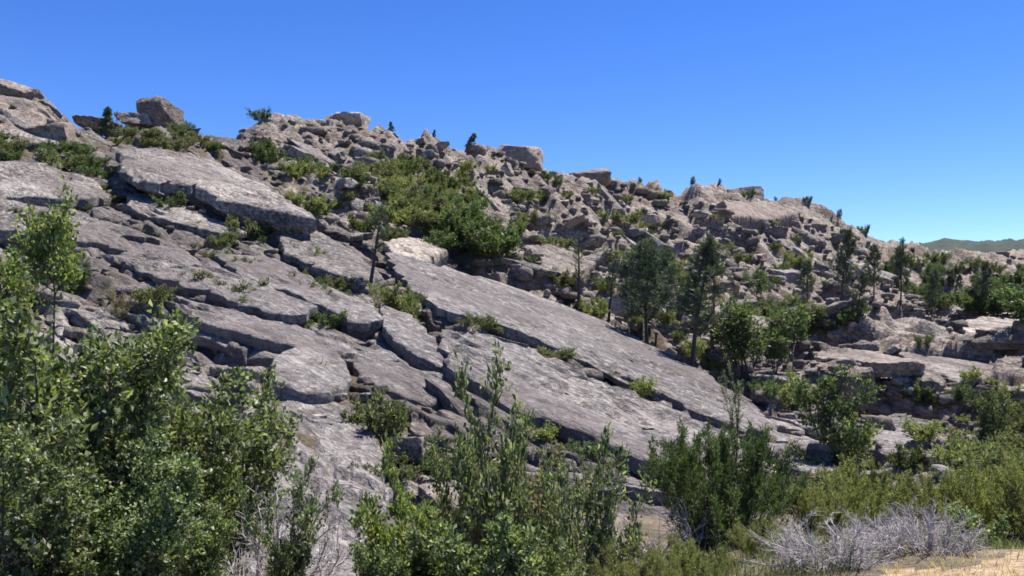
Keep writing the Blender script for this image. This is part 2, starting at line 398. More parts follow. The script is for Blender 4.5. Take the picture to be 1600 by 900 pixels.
# ------------------------------------------------------------------ the hillside itself
nl_, nu_ = GX.shape
px, py = GX - 0.6 * GP, GY - 0.8 * GP
idx = np.arange(nl_ * nu_).reshape(nl_, nu_)
quads = np.stack([idx[:-1, :-1], idx[:-1, 1:], idx[1:, 1:], idx[1:, :-1]], -1).reshape(-1, 4)
hill_me = mk_mesh('hillside', np.stack([px, py, GZ], -1).reshape(-1, 3), quads, M_HILL)

k = NT('bank_soil'); pos = k.n('ShaderNodeNewGeometry').outputs['Position']
n1 = k.noise(pos, 0.9, 5, 0.65); n2 = k.noise(pos, 8, 5, 0.7)
c = k.ramp(n1, [(0.35, (0.075, 0.07, 0.035)), (0.5, (0.17, 0.13, 0.08)), (0.65, (0.27, 0.21, 0.14))])
c = k.mix(k.ramp(n2, [(0.4, 0.6), (0.6, 0.0)]), c, (0.05, 0.04, 0.03))
bp = k.n('ShaderNodeBump'); bp.inputs['Distance'].default_value = 0.1; k.l(n2, bp.inputs['Height'])
p = k.n('ShaderNodeBsdfPrincipled'); p.inputs['Roughness'].default_value = 0.95; k.l(c, p.inputs['Base Color']); k.l(bp.outputs[0], p.inputs['Normal']); k.l(p.outputs[0], k.out.inputs[0])
hill_me.materials.append(k.m)
hill_me.materials.append(M_FIELD)
k = NT('bare_orange_dirt'); pos = k.n('ShaderNodeNewGeometry').outputs['Position']
n2 = k.noise(pos, 7, 6, 0.75)
c = k.ramp(n2, [(0.36, (0.22, 0.13, 0.07)), (0.5, (0.46, 0.32, 0.19)), (0.66, (0.62, 0.48, 0.32))])
bp = k.n('ShaderNodeBump'); bp.inputs['Distance'].default_value = 0.12; k.l(n2, bp.inputs['Height'])
p = k.n('ShaderNodeBsdfPrincipled'); p.inputs['Roughness'].default_value = 0.95; k.l(c, p.inputs['Base Color']); k.l(bp.outputs[0], p.inputs['Normal']); k.l(p.outputs[0], k.out.inputs[0])
hill_me.materials.append(k.m)
fy = GY[:-1, :-1].ravel(); fx = GX[:-1, :-1].ravel()
fu = GU[:-1, :-1].ravel(); fv = HOR - (base_z(fu, np.log(fy)) - EYE) / fy * F
mi = np.where(rock_amount(fu, fv) + 0.5 * fbm2(fx / 6, fy / 6, 63, 3) > 0.5, 2, 0)
mi = np.where(fy + 4 * fbm2(fx / 3, fy / 3, 61, 3) < 23.5, 1, mi)
mi = np.where((fx > 3.25 + 0.35 * fbm2(fx / 0.8, fy / 0.8, 62, 3)) & (fy < 7.7 + 0.4 * fbm2(fx * 1.3, fy * 1.3, 64, 3)), 3, mi)
hill_me.polygons.foreach_set('material_index', mi.astype(np.int32))
hill = link('hillside', hill_me, kind='structure')
# valley floor that carries on past the slope to the horizon
k = NT('valley_scrub'); pos = k.n('ShaderNodeNewGeometry').outputs['Position']
c = k.ramp(k.noise(pos, 0.02, 6, 0.65), [(0.35, (0.05, 0.07, 0.03)), (0.55, (0.09, 0.10, 0.045)), (0.7, (0.22, 0.18, 0.12))])
p = k.n('ShaderNodeBsdfPrincipled'); p.inputs['Roughness'].default_value = 0.95; k.l(c, p.inputs['Base Color']); k.l(p.outputs[0], k.out.inputs[0])
M_VALLEY = k.m
R_ = 5000.0
link('valley_ground', mk_mesh('valley_ground', [(-R_, -R_, -16), (R_, -R_, -16), (R_, R_, -16), (-R_, R_, -16)], np.array([[0, 1, 2, 3]]), M_VALLEY), kind='structure')

# far wooded hills closing the valley on the right
def far_hill(name, u0, u1, Y, prof, depth, mat, label=None, seed=0):
    us = np.linspace(u0, u1, 420); ts = np.linspace(0, 1, 60)
    U, T = np.meshgrid(us, ts)
    top = np.interp(U, prof[0], prof[1])
    zt = EYE + (HOR - top) / F * Y
    shape = np.sin(np.clip(T, 0, 1) * math.pi) ** 0.8
    yy = Y + (T - 0.5) * depth
    xx = (U - 800) / F * yy
    zz = -16 + (zt + 16) * shape + (3.5 * fbm2(xx / 60, yy / 60, seed, 3) + 3.0 * fbm2(xx / 11, yy / 11, seed + 5, 2)) * shape
    ii = np.arange(U.size).reshape(U.shape)
    q = np.stack([ii[:-1, :-1], ii[:-1, 1:], ii[1:, 1:], ii[1:, :-1]], -1).reshape(-1, 4)
    return link(name, mk_mesh(name, np.stack([xx, yy, zz], -1).reshape(-1, 3), q, mat), kind='structure')
def hill_mat(name, a, b, c_, sc):
    k = NT(name); pos = k.n('ShaderNodeNewGeometry').outputs['Position']
    n = k.noise(pos, sc, 8, 0.7)
    col = k.ramp(n, [(0.40, a), (0.56, b), (0.70, c_)])
    bp = k.n('ShaderNodeBump'); bp.inputs['Distance'].default_value = 8; k.l(n, bp.inputs['Height'])
    p = k.n('ShaderNodeBsdfPrincipled'); p.inputs['Roughness'].default_value = 0.95
    k.l(col, p.inputs['Base Color']); k.l(bp.outputs[0], p.inputs['Normal']); k.l(p.outputs[0], k.out.inputs[0]); return k.m
far_hill('wooded_hill', 1150, 2900, 1500, ([1150, 1330, 1430, 1480, 1530, 1600, 1750, 2000, 2900], [414, 396, 384, 377, 380, 375, 372, 368, 360]), 900,
         hill_mat('wooded_hill', (0.014, 0.026, 0.018), (0.026, 0.040, 0.026), (0.05, 0.058, 0.04), 0.03), seed=5)

# ------------------------------------------------------------------ rock builders
def icosphere(n):
    t = (1 + 5 ** .5) / 2
    V = [(-1, t, 0), (1, t, 0), (-1, -t, 0), (1, -t, 0), (0, -1, t), (0, 1, t), (0, -1, -t), (0, 1, -t), (t, 0, -1), (t, 0, 1), (-t, 0, -1), (-t, 0, 1)]
    Fa = [(0, 11, 5), (0, 5, 1), (0, 1, 7), (0, 7, 10), (0, 10, 11), (1, 5, 9), (5, 11, 4), (11, 10, 2), (10, 7, 6), (7, 1, 8), (3, 9, 4), (3, 4, 2), (3, 2, 6), (3, 6, 8), (3, 8, 9), (4, 9, 5), (2, 4, 11), (6, 2, 10), (8, 6, 7), (9, 8, 1)]
    V = [np.array(v, float) / np.linalg.norm(v) for v in V]
    for _ in range(n):
        cache = {}; NF = []
        def mid(a, b):
            key = (min(a, b), max(a, b))
            if key not in cache:
                m = V[a] + V[b]; V.append(m / np.linalg.norm(m)); cache[key] = len(V) - 1
            return cache[key]
        for a, b, c in Fa:
            ab, bc, ca = mid(a, b), mid(b, c), mid(c, a)
            NF += [(a, ab, ca), (b, bc, ab), (c, ca, bc), (ab, bc, ca)]
        Fa = NF
    return np.array(V), np.array(Fa)
ICO3 = icosphere(3); ICO1 = icosphere(1); ICO2 = icosphere(2)
def boulder_shape(seed, ico=ICO3, nplanes=10, rough=0.022, flat=1.0, sharp=75.0):
    r = np.random.default_rng(seed)
    V, Fa = ico
    N = np.r_[np.eye(3), -np.eye(3)] + r.normal(0, 0.16, (6, 3))
    d = np.r_[r.uniform(0.75, 1.0), r.uniform(0.5, 0.85), r.uniform(0.45, 0.7), r.uniform(0.75, 1.0), r.uniform(0.5, 0.85), r.uniform(0.5, 0.7)]
    Nr = r.normal(size=(nplanes - 6, 3)); N = np.r_[N, Nr]; d = np.r_[d, r.uniform(0.62, 1.0, nplanes - 6)]
    N /= np.linalg.norm(N, axis=1)[:, None]
    dots = np.maximum(V @ N.T, 0.02)
    rad = d[None] / dots
    rr = -np.log(np.exp(-sharp * np.minimum(rad, 3)).sum(1)) / sharp
    rr = np.minimum(rr, 1.45)
    P = V * rr[:, None]
    nz = noise3(P * 2.2 + seed, seed) + 0.5 * noise3(P * 5 + seed, seed + 1) + 0.3 * noise3(P * 11, seed + 2)
    P = P * (1 + rough * nz)[:, None]
    P[:, 2] *= flat
    return P, Fa
BOULDERS = {}
for mname, mat in (('p', M_PALE), ('s', M_SHEET), ('t', M_TAN)):
    BOULDERS[mname] = [mk_mesh('boulder', *boulder_shape(100 + i, flat=0.78 + 0.06 * (i % 6)), mat, sharp=0.5) for i in range(9)]

def ring_slab(B, top_fn, lift, under, depth, rnd_r, seed, fine=False):
    """solid slab: B (n,2) outline in plan, top_fn(x,y)-> height; rounded lip, undercut flank"""
    n = len(B); cen = B.mean(0); Q = B - cen
    ev, ax = np.linalg.eigh(Q.T @ Q); a, c = Q @ ax[:, 1], Q @ ax[:, 0]
    co = np.polyfit(a, c, 2)                      # curved spine
    aa = np.clip(a, np.min(a) * 0.72, np.max(a) * 0.72)
    S = cen + np.outer(aa, ax[:, 1]) + np.outer(np.polyval(co, aa), ax[:, 0])
    sc = [0.0, 0.16, 0.32, 0.48, 0.62, 0.74, 0.84, 0.91, 0.955, 0.985, 1.0]
    if fine: sc = list(np.linspace(0, 0.84, 18)) + sc[7:]
    V = []
    for s in sc:
        P = S + (B - S) * s
        e = max(0.0, (s - 0.84) / 0.16)
        zz = top_fn(P[:, 0], P[:, 1]) + lift - rnd_r * (1 - math.sqrt(max(0, 1 - e * e)))
        if fine:
            q = 0.6 * P[:, 0] + 0.8 * P[:, 1]
            f = q * 0.70 + 1.1 * fbm2(P[:, 0] / 5, P[:, 1] / 5, seed + 3, 3); f = f - np.floor(f)
            zz = zz + (np.where(f < 0.86, f / 0.86 * 0.2, 0.2 + 0.8 * sstep(0.86, 1, f)) - f) * 0.50 * np.clip(fbm2(P[:, 0] / 4 + 9, P[:, 1] / 4, seed + 4, 2) + 0.3, 0, 1)
            zz = zz + 0.10 * fbm2(P[:, 0] / 2.2, P[:, 1] / 2.2, seed, 4)
        else: zz = zz + 0.25 * fbm2(P[:, 0] / 1.9, P[:, 1] / 1.9, seed, 4) * min(1, 0.25 + lift * 0.45)
        V.append(np.c_[P, zz])
    lipz = top_fn(B[:, 0], B[:, 1]) + lift - rnd_r
    jit = 1 + 0.02 * noise2(np.arange(n) * 0.9, np.zeros(n) + seed, seed + 9)
    for s, dz in ((1.0, 0.22), (1.0 - under * 0.5, 0.36), (1.0 - under, 0.6), (1.0 - under * 1.15, 1.0)):
        P = S + (B - S) * (s * jit)[:, None]
        V.append(np.c_[P, lipz - depth * dz])
    V = np.array(V); m = len(V)
    ii = np.arange(m * n).reshape(m, n); nx = np.roll(ii, -1, 1)
    q = np.stack([ii[:-1], nx[:-1], nx[1:], ii[1:]], -1).reshape(-1, 4)[:, ::-1]
    return V.reshape(-1, 3), q
def signed_ccw(B):
    x, y = B[:, 0], B[:, 1]
    return B if np.sum(x * np.roll(y, -1) - np.roll(x, -1) * y) > 0 else B[::-1]
def resample(B, n, seed, jit):
    B = np.r_[B, B[:1]]; d = np.r_[0, np.cumsum(np.linalg.norm(np.diff(B, axis=0), axis=1))]
    t = np.linspace(0, d[-1], n, endpoint=False)
    P = np.c_[np.interp(t, d, B[:, 0]), np.interp(t, d, B[:, 1])]
    for _ in range(2): P = (np.roll(P, 1, 0) + 2 * P + np.roll(P, -1, 0)) / 4
    ph = np.arange(n) / n * 2 * math.pi
    a = np.stack([np.cos(ph), np.sin(ph), np.zeros(n)], -1)
    P = P + jit * np.stack([noise3(a * n / 9 + seed, seed), noise3(a * n / 9 + seed + 50, seed)], -1) + jit * 0.5 * np.stack([noise3(a * n / 3 + seed, seed), noise3(a * n / 3 + seed + 50, seed)], -1)
    return P
def smooth_z(x, y):
    u = 800 + x / y * F; return base_z(u, np.log(y))
def traced_slab(poly, lift=0.6, under=0.10, depth=2.2, rnd=0.25, mat=M_SLATE, seed=0, name='slab', plane=0.6, label=None):
    us = [a for a, b in poly]; vs_ = [b for a, b in poly]
    # ground seen at each corner, from the smooth hill form
    pts = []
    for u, v in poly:
        l = np.linspace(math.log(20), math.log(500), 1500)
        y = np.exp(l); z = base_z(np.full_like(l, u), l)
        vv = HOR - (z + lift * 0.8 - EYE) / y * F
        kk = np.nonzero(vv <= v)[0]; kk = kk[0] if len(kk) else int(np.argmin(vv))
        pts.append(((u - 800) / F * y[kk], y[kk], z[kk]))
    pts = np.array(pts)
    A = np.c_[pts[:, :2], np.ones(len(pts))]; co = np.linalg.lstsq(A, pts[:, 2], rcond=None)[0]
    B = signed_ccw(pts[:, :2])
    per = np.linalg.norm(np.diff(np.r_[B, B[:1]], axis=0), axis=1).sum()
    n = int(np.clip(per / 0.4, 48, 170))
    B = resample(B, n, seed, min(0.28, per * 0.006))
    fn = lambda x, y: plane * (co[0] * x + co[1] * y + co[2]) + (1 - plane) * smooth_z(x, y)
    V, q = ring_slab(B, fn, lift, under, depth, rnd, seed + 7, fine=True)
    cen = V.mean(0)
    o = link(name, mk_mesh(name, V - cen, q, mat, sharp=0.6), parent=hill, loc=cen)
    if label: o['label'] = label
    return o
TS = [
 # main sheet below the gully, in two leaves parted by a crack
 ([(688,515),(770,524),(860,556),(960,606),(1060,645),(1150,684),(1185,702),(1110,716),(1015,716),(940,694),(860,658),(800,642),(750,605),(700,575)], 0.81, 0.16, 2.8, 0.15, M_SLATE, 'wide grey slab dipping right with an undercut lip'),
 ([(600,394),(690,414),(790,441),(880,474),(960,513),(1030,549),(1110,592),(1190,647),(1240,690),(1180,680),(1090,640),(980,594),(870,540),(770,505),(690,488),(640,450)], 0.74, 0.16, 2.4, 0.12, M_SLATE, 'long grey slab running down towards the pines'),
 ([(410,630),(470,622),(545,632),(590,690),(610,760),(590,840),(560,950),(380,950),(385,800),(395,700)], 0.50, 0.05, 2.0, 0.17, M_SLATE, 'grey slab behind the front saplings'),
 ([(425,562),(470,537),(530,547),(550,590),(542,614),(480,620),(430,608)], 0.68, 0.28, 2.0, 0.12, M_SLATE, 'dark mauve slab with a straight shadowed foot'),
 ([(545,562),(600,545),(650,575),(705,600),(690,628),(640,625),(580,603)], 0.37, 0.10, 1.5, 0.12, M_SLATE, None),
 ([(185,240),(260,235),(340,262),(420,300),(500,350),(430,338),(350,318),(300,292),(230,288),(190,272)], 2.30, 0.60, 3.4, 0.25, M_SHEET, 'broad overhanging slab with a black hollow beneath it'),
 ([(-60,250),(70,256),(150,285),(172,308),(100,314),(-60,302)], 0.81, 0.28, 2.4, 0.15, M_SHEET, None),
  ([(-80,150),(0,142),(70,160),(100,196),(60,204),(-80,190)], 0.74, 0.25, 2.6, 0.20, M_TAN, None),
 ([(-80,196),(20,200),(110,216),(90,232),(0,224),(-80,216)], 0.62, 0.25, 2.4, 0.17, M_SHEET, None),
 ([(-60,312),(110,326),(190,372),(195,392),(90,368),(-60,355)], 0.74, 0.28, 2.4, 0.15, M_SHEET, None),
 ([(430,362),(480,350),(540,385),(605,432),(560,442),(500,422),(450,398)], 0.70, 0.25, 2.0, 0.17, M_SHEET, None),
 ([(1345,500),(1430,495),(1520,530),(1600,560),(1680,600),(1620,628),(1500,602),(1420,562),(1360,532)], 0.56, 0.10, 2.6, 0.20, M_SHEET, 'broad pale slab sloping out past the cave'),
 ([(1355,655),(1420,640),(1490,690),(1515,735),(1440,745),(1375,715)], 0.56, 0.12, 2.4, 0.17, M_SLATE, 'small grey slab below the cave'),
 ([(1272,548),(1350,541),(1425,560),(1360,566),(1280,562)], 0.43, 0.22, 1.6, 0.10, M_PALE, 'thin pale ledge jutting beside the cave'),
 ([(1190,682),(1250,692),(1340,732),(1300,750),(1220,728)], 0.62, 0.28, 2.0, 0.12, M_SLATE, None),
 ([(640,645),(720,640),(765,668),(700,685),(640,672)], 0.31, 0.12, 1.5, 0.12, M_PALE, None),
 ([(650,755),(760,755),(840,778),(760,800),(680,790)], 0.31, 0.12, 1.5, 0.12, M_PALE, None),
 ([(1500,502),(1560,490),(1640,520),(1590,548),(1520,532)], 0.87, 0.15, 2.6, 0.25, M_PALE, None),
 ([(820,385),(880,380),(930,410),(900,440),(850,425)], 0.99, 0.14, 3.5, 0.35, M_PALE, None),
 ([(1100,470),(1180,470),(1230,500),(1180,520),(1120,500)], 0.74, 0.16, 3.0, 0.25, M_PALE, None),
 ([(600,375),(660,372),(700,392),(660,404),(615,398)], 0.62, 0.16, 2.4, 0.25, M_PALE, None),
 ([(1130,315),(1200,318),(1250,335),(1200,345),(1140,340)], 2.00, 0.14, 4.0, 0.40, M_TAN, None),
 ([(1560,430),(1600,428),(1660,440),(1620,450),(1570,446)], 0.99, 0.14, 4.0, 0.35, M_TAN, 'pinkish rock outcrop on the wooded spur'),
 ([(190,392),(260,385),(340,412),(400,440),(460,466),(497,482),(468,494),(400,482),(330,458),(270,438),(210,418)], 0.38, 0.2, 1.6, 0.08, M_SLATE, None),
 ([(330,396),(420,400),(500,440),(565,468),(605,502),(560,507),(500,478),(450,456),(385,434)], 0.36, 0.2, 1.6, 0.08, M_SLATE, None),
 ([(240,456),(330,470),(410,495),(480,510),(560,545),(630,572),(560,562),(480,547),(400,527),(310,502)], 0.34, 0.2, 1.6, 0.08, M_SLATE, None),
 ([(40,330),(110,328),(160,345),(210,388),(330,411),(240,420),(130,394),(70,362)], 0.36, 0.2, 1.6, 0.08, M_SHEET, None),
 ([(200,300),(270,312),(340,345),(400,362),(340,366),(260,345),(205,325)], 0.38, 0.2, 1.6, 0.08, M_SHEET, None),
 ([(590,470),(640,490),(690,545),(700,580),(650,560),(600,515)], 0.34, 0.2, 1.6, 0.08, M_SLATE, None),
]

for i, (poly, lift, und, dep, rr, mt, lab) in enumerate(TS):
    traced_slab(poly, lift, und, dep, rr, mt, seed=200 + i, label=lab)

# loose sheets, lens shaped, scattered over the slope (shared meshes)
def slab_variant(seed, mat):
    r = np.random.default_rng(seed)
    n = 30; ph = np.linspace(0, 2 * math.pi, n, endpoint=False)
    a = 1.0; b = r.uniform(0.36, 0.6)
    rad = 1 + 0.18 * np.cos(2 * ph + r.uniform(0, 6)) * r.uniform(0, 1) + 0.16 * np.cos(3 * ph + r.uniform(0, 6)) + 0.09 * np.cos(5 * ph + r.uniform(0, 6)) + 0.05 * r.normal(size=n)
    B = np.c_[a * np.cos(ph) * rad, b * np.sin(ph) * rad]
    fn = lambda x, y: -0.10 * x * x - 0.16 * (y / b) ** 2 + 0.05 * fbm2(x * 2.3, y * 2.3, seed, 3)
    V, q = ring_slab(B, fn, 0.12, 0.2, 0.40, 0.025, seed)
    return mk_mesh('slab', V, q, mat, sharp=0.6)
SLABS = {kk: [slab_variant(300 + i + 20 * j, m) for i in range(7)] for j, (kk, m) in enumerate((('s', M_SHEET), ('m', M_SLATE), ('p', M_PALE)))}
def normal_at(x, y, e=0.8):
    zx = (gz(x + e, y) - gz(x - e, y)) / (2 * e); zy = (gz(x, y + e) - gz(x, y - e)) / (2 * e)
    n = Vector((-zx, -zy, 1)); n.normalize(); return n
def rand_uv(n, fn, r):
    out = []
    while len(out) < n:
        u = r.uniform(-150, 1750, 400); v = r.uniform(140, 780, 400)
        ok = r.uniform(0, 1, 400) < np.array([fn(a, b) for a, b in zip(u, v)])
        out += list(zip(u[ok], v[ok]))
    out = np.array(out[:n]); P, good = hits(out[:, 0], out[:, 1]); return P[good], out[good]
def sky_v(u): return np.interp(u, [-350, 0, 65, 130, 250, 340, 430, 540, 640, 760, 880, 1000, 1120, 1250, 1380, 1480, 1600, 1800], [100, 132, 145, 200, 185, 214, 188, 192, 211, 235, 262, 293, 310, 335, 386, 398, 392, 392])
MAIN = S_MAIN + [t[0] for t in TS if t[6] and ('past the cave' in t[6] or 'hollow' in t[6])]
def in_poly(u, v, poly):
    c = False; j = len(poly) - 1
    for i in range(len(poly)):
        if (poly[i][1] > v) != (poly[j][1] > v) and u < (poly[j][0] - poly[i][0]) * (v - poly[i][1]) / (poly[j][1] - poly[i][1]) + poly[i][0]: c = not c
        j = i
    return c
def wooded(u, v):     # gullies and slopes taken by scrub
    if in_poly(u, v, [(580, 270), (680, 255), (790, 330), (795, 425), (700, 400), (590, 350)]): return True
    if in_poly(u, v, [(1370, 400), (1620, 400), (1620, 520), (1520, 500), (1440, 470)]): return True
    if in_poly(u, v, [(-60, 215), (60, 225), (185, 260), (180, 290), (60, 255), (-60, 245)]): return True
    return False
def w_slab(u, v):
    if v < sky_v(u) + 12 or v > 760: return 0
    if any(in_poly(u, v, q) for q in MAIN): return 0.0
    if wooded(u, v): return 0.05
    return 1.0 - 0.65 * float(rock_amount(np.array(u), np.array(v)))
def w_boulder(u, v):
    if 100 < u < 350 and v < 250: return 0.06
    if v < sky_v(u) + 3 or v > 720: return 0
    if any(in_poly(u, v, q) for q in MAIN): return 0.0
    if wooded(u, v): return 0.08
    return 0.18 + 0.82 * float(rock_amount(np.array(u), np.array(v)))
r = np.random.default_rng(11)
P, UV = rand_uv(260, w_slab, r)
for i in range(len(P)):
    x, y, z = P[i]
    kind = r.choice(['s', 'm', 'm', 's', 'p'], p=[0.3, 0.3, 0.15, 0.15, 0.1])
    s = (r.uniform(0.7, 1.6) + (0.9 if r.random() < 0.2 else 0)) * (0.7 + y / 130)
    n = normal_at(x, y, 3.0)
    yaw = math.radians(-40) + r.normal(0, 0.14)
    tq = Vector((0, 0, 1)).rotation_difference(n).to_matrix() @ Matrix.Rotation(yaw, 3, 'Z') @ Matrix.Rotation(r.normal(-0.10, 0.08), 3, 'X')
    link('slab', SLABS[kind][r.integers(7)], parent=hill, loc=(x, y, z + 0.03 * s), rot=tq.to_euler(), scale=(s * r.uniform(1.3, 2.3), s * r.uniform(0.5, 0.9), s * r.uniform(0.6, 1.0)))
P, UV = rand_uv(270, w_boulder, r)
for i in range(len(P)):
    x, y, z = P[i]
    bf = float(rock_amount(np.array(UV[i, 0]), np.array(UV[i, 1])))
    kind = r.choice(['p', 't', 's', 't'] if UV[i, 0] > 750 else ['p', 's', 't', 's'])
    s = (0.3 + 0.75 * r.gamma(0.9, 0.7)) * (0.35 + y / 120) * (0.75 + 0.45 * bf)
    s = 0.8 * s; s = min(s, 3.2) if y > 75 else min(s, 0.9)
    link('boulder', BOULDERS[kind][r.integers(9)], parent=hill, loc=(x, y, z - 0.2 * s), rot=(r.normal(0.15, 0.2), r.normal(0.22, 0.2), math.radians(-40) + r.normal(0, 0.35) + math.pi * r.integers(2)), scale=(s * r.uniform(0.9, 1.5), s * r.uniform(0.8, 1.1), s * r.uniform(0.75, 1.1)))
# smaller stones: real geometry, joined
def stones(n, fn, smin, smax, mat, seed, name):
    r = np.random.default_rng(seed)
    P, UV = rand_uv(n, fn, r)
    shapes = [boulder_shape(400 + i, ICO2 if i < 4 else ICO1, 9, 0.05, 0.95) for i in range(10)]
    VV, FF, off = [], [], 0
    for i in range(len(P)):
        y = P[i, 1]
        sh = shapes[r.integers(0, 4)] if y < 42 else shapes[r.integers(4, 10)]
        s = r.uniform(smin, smax) * (0.5 + y / 110) * (1 + (r.random() < 0.15))
        a = r.uniform(0, 6.28); ca, sa = math.cos(a), math.sin(a)
        Q = sh[0] * np.array((s * r.uniform(0.8, 1.5), s, s * r.uniform(0.7, 1.2)))
        Q = np.c_[Q[:, 0] * ca - Q[:, 1] * sa, Q[:, 0] * sa + Q[:, 1] * ca, Q[:, 2]]
        VV.append(Q + P[i] + (0, 0, 0.02 * s)); FF.append(sh[1] + off); off += len(Q)
    return link(name, mk_mesh(name, np.concatenate(VV), np.concatenate(FF), mat), parent=hill, kind='stuff')
stones(900, w_boulder, 0.15, 0.45, M_PALE, 21, 'rubble')
stones(700, w_boulder, 0.15, 0.45, M_SHEET, 22, 'rubble')
stones(600, w_boulder, 0.15, 0.45, M_TAN, 24, 'rubble')
stones(260, w_slab, 0.15, 0.4, M_SHEET, 23, 'rubble')

# ------------------------------------------------------------------ single rocks that stand out
def rock_thing(name, u, v, wpx, hpx, seed, mat, label, flat=1.0, depth=0.8, sink=0.15, y=None, group=None, nplanes=11, rz=0.0, tilt=0.0):
    if y is None: x, y, z = hit(u, v)
    else: x, y, z = from_uY(u, y)
    zb = EYE + (HOR - v) / F * y
    w = wpx / F * y / 2; h = hpx / F * y
    V, Fa = boulder_shape(seed, ICO3, nplanes, 0.05, 1.0)
    V = V / np.abs(V).max(0)
    base = zb if abs(zb - z) < 4 else z
    V = V * (w, w * depth, h * (1 + sink) / 2) 
    V[:, 2] += h * (1 + sink) / 2 - h * sink
    props = dict(label=label, category='boulder')
    if group: props['group'] = group
    return link(name, mk_mesh(name, V, Fa, mat, sharp=0.5), loc=(x, y, base), rot=(0, tilt, rz), **props)

# left skyline dome, blocks on the ridge, pale boulders in the gully
rock_thing('dome_rock', 78, 236, 84, 52, 912, M_TAN, 'stepped rock shoulder at the right foot of the left skyline dome', depth=0.9, sink=0.35, y=91, nplanes=9)
rock_thing('dome_rock', 5, 160, 110, 34, 931, M_TAN, 'rounded rock on the very top of the left skyline dome', depth=0.8, sink=0.4, y=98, nplanes=12)
rock_thing('block_boulder', 251, 192, 64, 42, 955, M_TAN, 'square block boulder perched on the skyline left of the saddle', depth=0.9, sink=0.45, nplanes=12, y=112)
rock_thing('flat_boulder', 213, 198, 62, 24, 906, M_PALE, 'low flat boulder beside the perched square block', depth=0.8, y=111)
rock_thing('flat_boulder', 150, 205, 66, 24, 907, M_SHEET, 'dark wedge of rock beneath the skyline conifer', depth=0.8, y=107, tilt=0.25)
rock_thing('pale_boulder', 641, 716, 62, 36, 908, M_PALE, 'small pale boulder in the gully behind the front saplings', depth=0.8, y=31, sink=0.2)
rock_thing('pale_boulder', 858, 648, 40, 24, 909, M_PALE, 'pale stone under the lip of the wide grey slab', depth=0.8, sink=0.2)
rock_thing('pale_boulder', 1232, 664, 26, 18, 910, M_PALE, 'small white stone in the dark hollow right of the main slab', depth=0.9)
rock_thing('pale_boulder', 960, 716, 44, 16, 911, M_PALE, 'flat white stone in the shadow below the main slab', depth=0.8)
rock_thing('pointed_boulder', 1165, 316, 60, 26, 913, M_PALE, 'pale pointed rock crowning the right hand summit', depth=0.9, y=228)
rock_thing('ridge_boulder', 425, 205, 44, 20, 944, M_TAN, 'blocky tan boulder at the head of the boulder field', depth=0.9, nplanes=15, sink=0.35, y=128)
rock_thing('ridge_boulder', 548, 205, 70, 26, 915, M_PALE, 'pale jagged boulder on the middle skyline', depth=0.8, nplanes=15, sink=0.35, y=136)
rock_thing('ridge_boulder', 805, 262, 90, 36, 916, M_TAN, 'broad tan outcrop on the skyline above the green gully', depth=0.8, nplanes=15, sink=0.35, y=166)
rock_thing('ridge_boulder', 915, 292, 80, 30, 917, M_TAN, 'reddish outcrop on the skyline right of the broad tan one', depth=0.8, nplanes=15, sink=0.35, y=186)
# cave: two jambs and a capstone over a hollow
cx, cy, cz_ = hit(1390, 628)
rock_thing('cave_block', 1338, 634, 50, 62, 920, M_TAN, 'tan rock jamb on the near side of the cave', depth=1.4, y=cy)
rock_thing('cave_block', 1446, 634, 56, 58, 921, M_PALE, 'pale rock jamb on the far side of the cave', depth=1.4, y=cy)
o = rock_thing('cave_block', 1396, 586, 104, 26, 922, M_TAN, 'long capstone roofing the dark cave', depth=0.8, y=cy + 0.4); o.location.z = EYE + (HOR - 586) / F * cy

# ------------------------------------------------------------------ plant generator
def unit(a): return a / (np.linalg.norm(a, axis=-1, keepdims=True) + 1e-9)
def grow(P0, D, L, nseg, up, wob, r):
    """paths (N, nseg+1, 3)"""
    N = len(P0); pts = np.empty((N, nseg + 1, 3)); pts[:, 0] = P0; d = unit(D.copy()); step = (L / nseg)[:, None]
    for s in range(nseg):
        d = unit(d + np.array((0, 0, up)) / nseg + r.normal(0, wob, (N, 3)))
        pts[:, s + 1] = pts[:, s] + d * step
    return pts
def along(pts, per, f0, f1, r):
    """per points on every path -> positions, tangents, parameter, parent index"""
    N, S, _ = pts.shape; S -= 1
    t = f0 + (f1 - f0) * (np.arange(per)[None] + r.uniform(0, 1, (N, per))) / per
    f = np.clip(t * S, 0, S - 1e-4); i = f.astype(int); a = (f - i)[..., None]
    n = np.arange(N)[:, None]
    A, B = pts[n, i], pts[n, i + 1]
    return (A + (B - A) * a).reshape(-1, 3), unit(B - A).reshape(-1, 3), t.ravel(), np.repeat(np.arange(N), per)
def side_dir(T, ang, r, up=0.0):
    R = unit(np.cross(T, r.normal(size=T.shape)))
    return unit(T * np.cos(ang)[:, None] + R * np.sin(ang)[:, None] + np.array((0, 0, up)))
def tubes(pts, r0, r1, ns=5):
    N, S, _ = pts.shape
    tan = np.gradient(pts, axis=1); tan = unit(tan)
    ref = np.where(np.abs(tan[..., 2:3]) > 0.9, np.array((1.0, 0, 0)), np.array((0, 0, 1.0)))
    a = unit(np.cross(tan, ref)); b = np.cross(tan, a)
    rad = (r0[:, None] + (r1 - r0)[:, None] * np.linspace(0, 1, S)[None])[..., None, None]
    ph = np.arange(ns) / ns * 2 * math.pi
    V = pts[:, :, None] + rad * (a[:, :, None] * np.cos(ph)[None, None, :, None] + b[:, :, None] * np.sin(ph)[None, None, :, None])
    ii = np.arange(N * S * ns).reshape(N, S, ns); nx = np.roll(ii, -1, 2)
    q = np.stack([ii[:, :-1], nx[:, :-1], nx[:, 1:], ii[:, 1:]], -1).reshape(-1, 4)
    return V.reshape(-1, 3), q
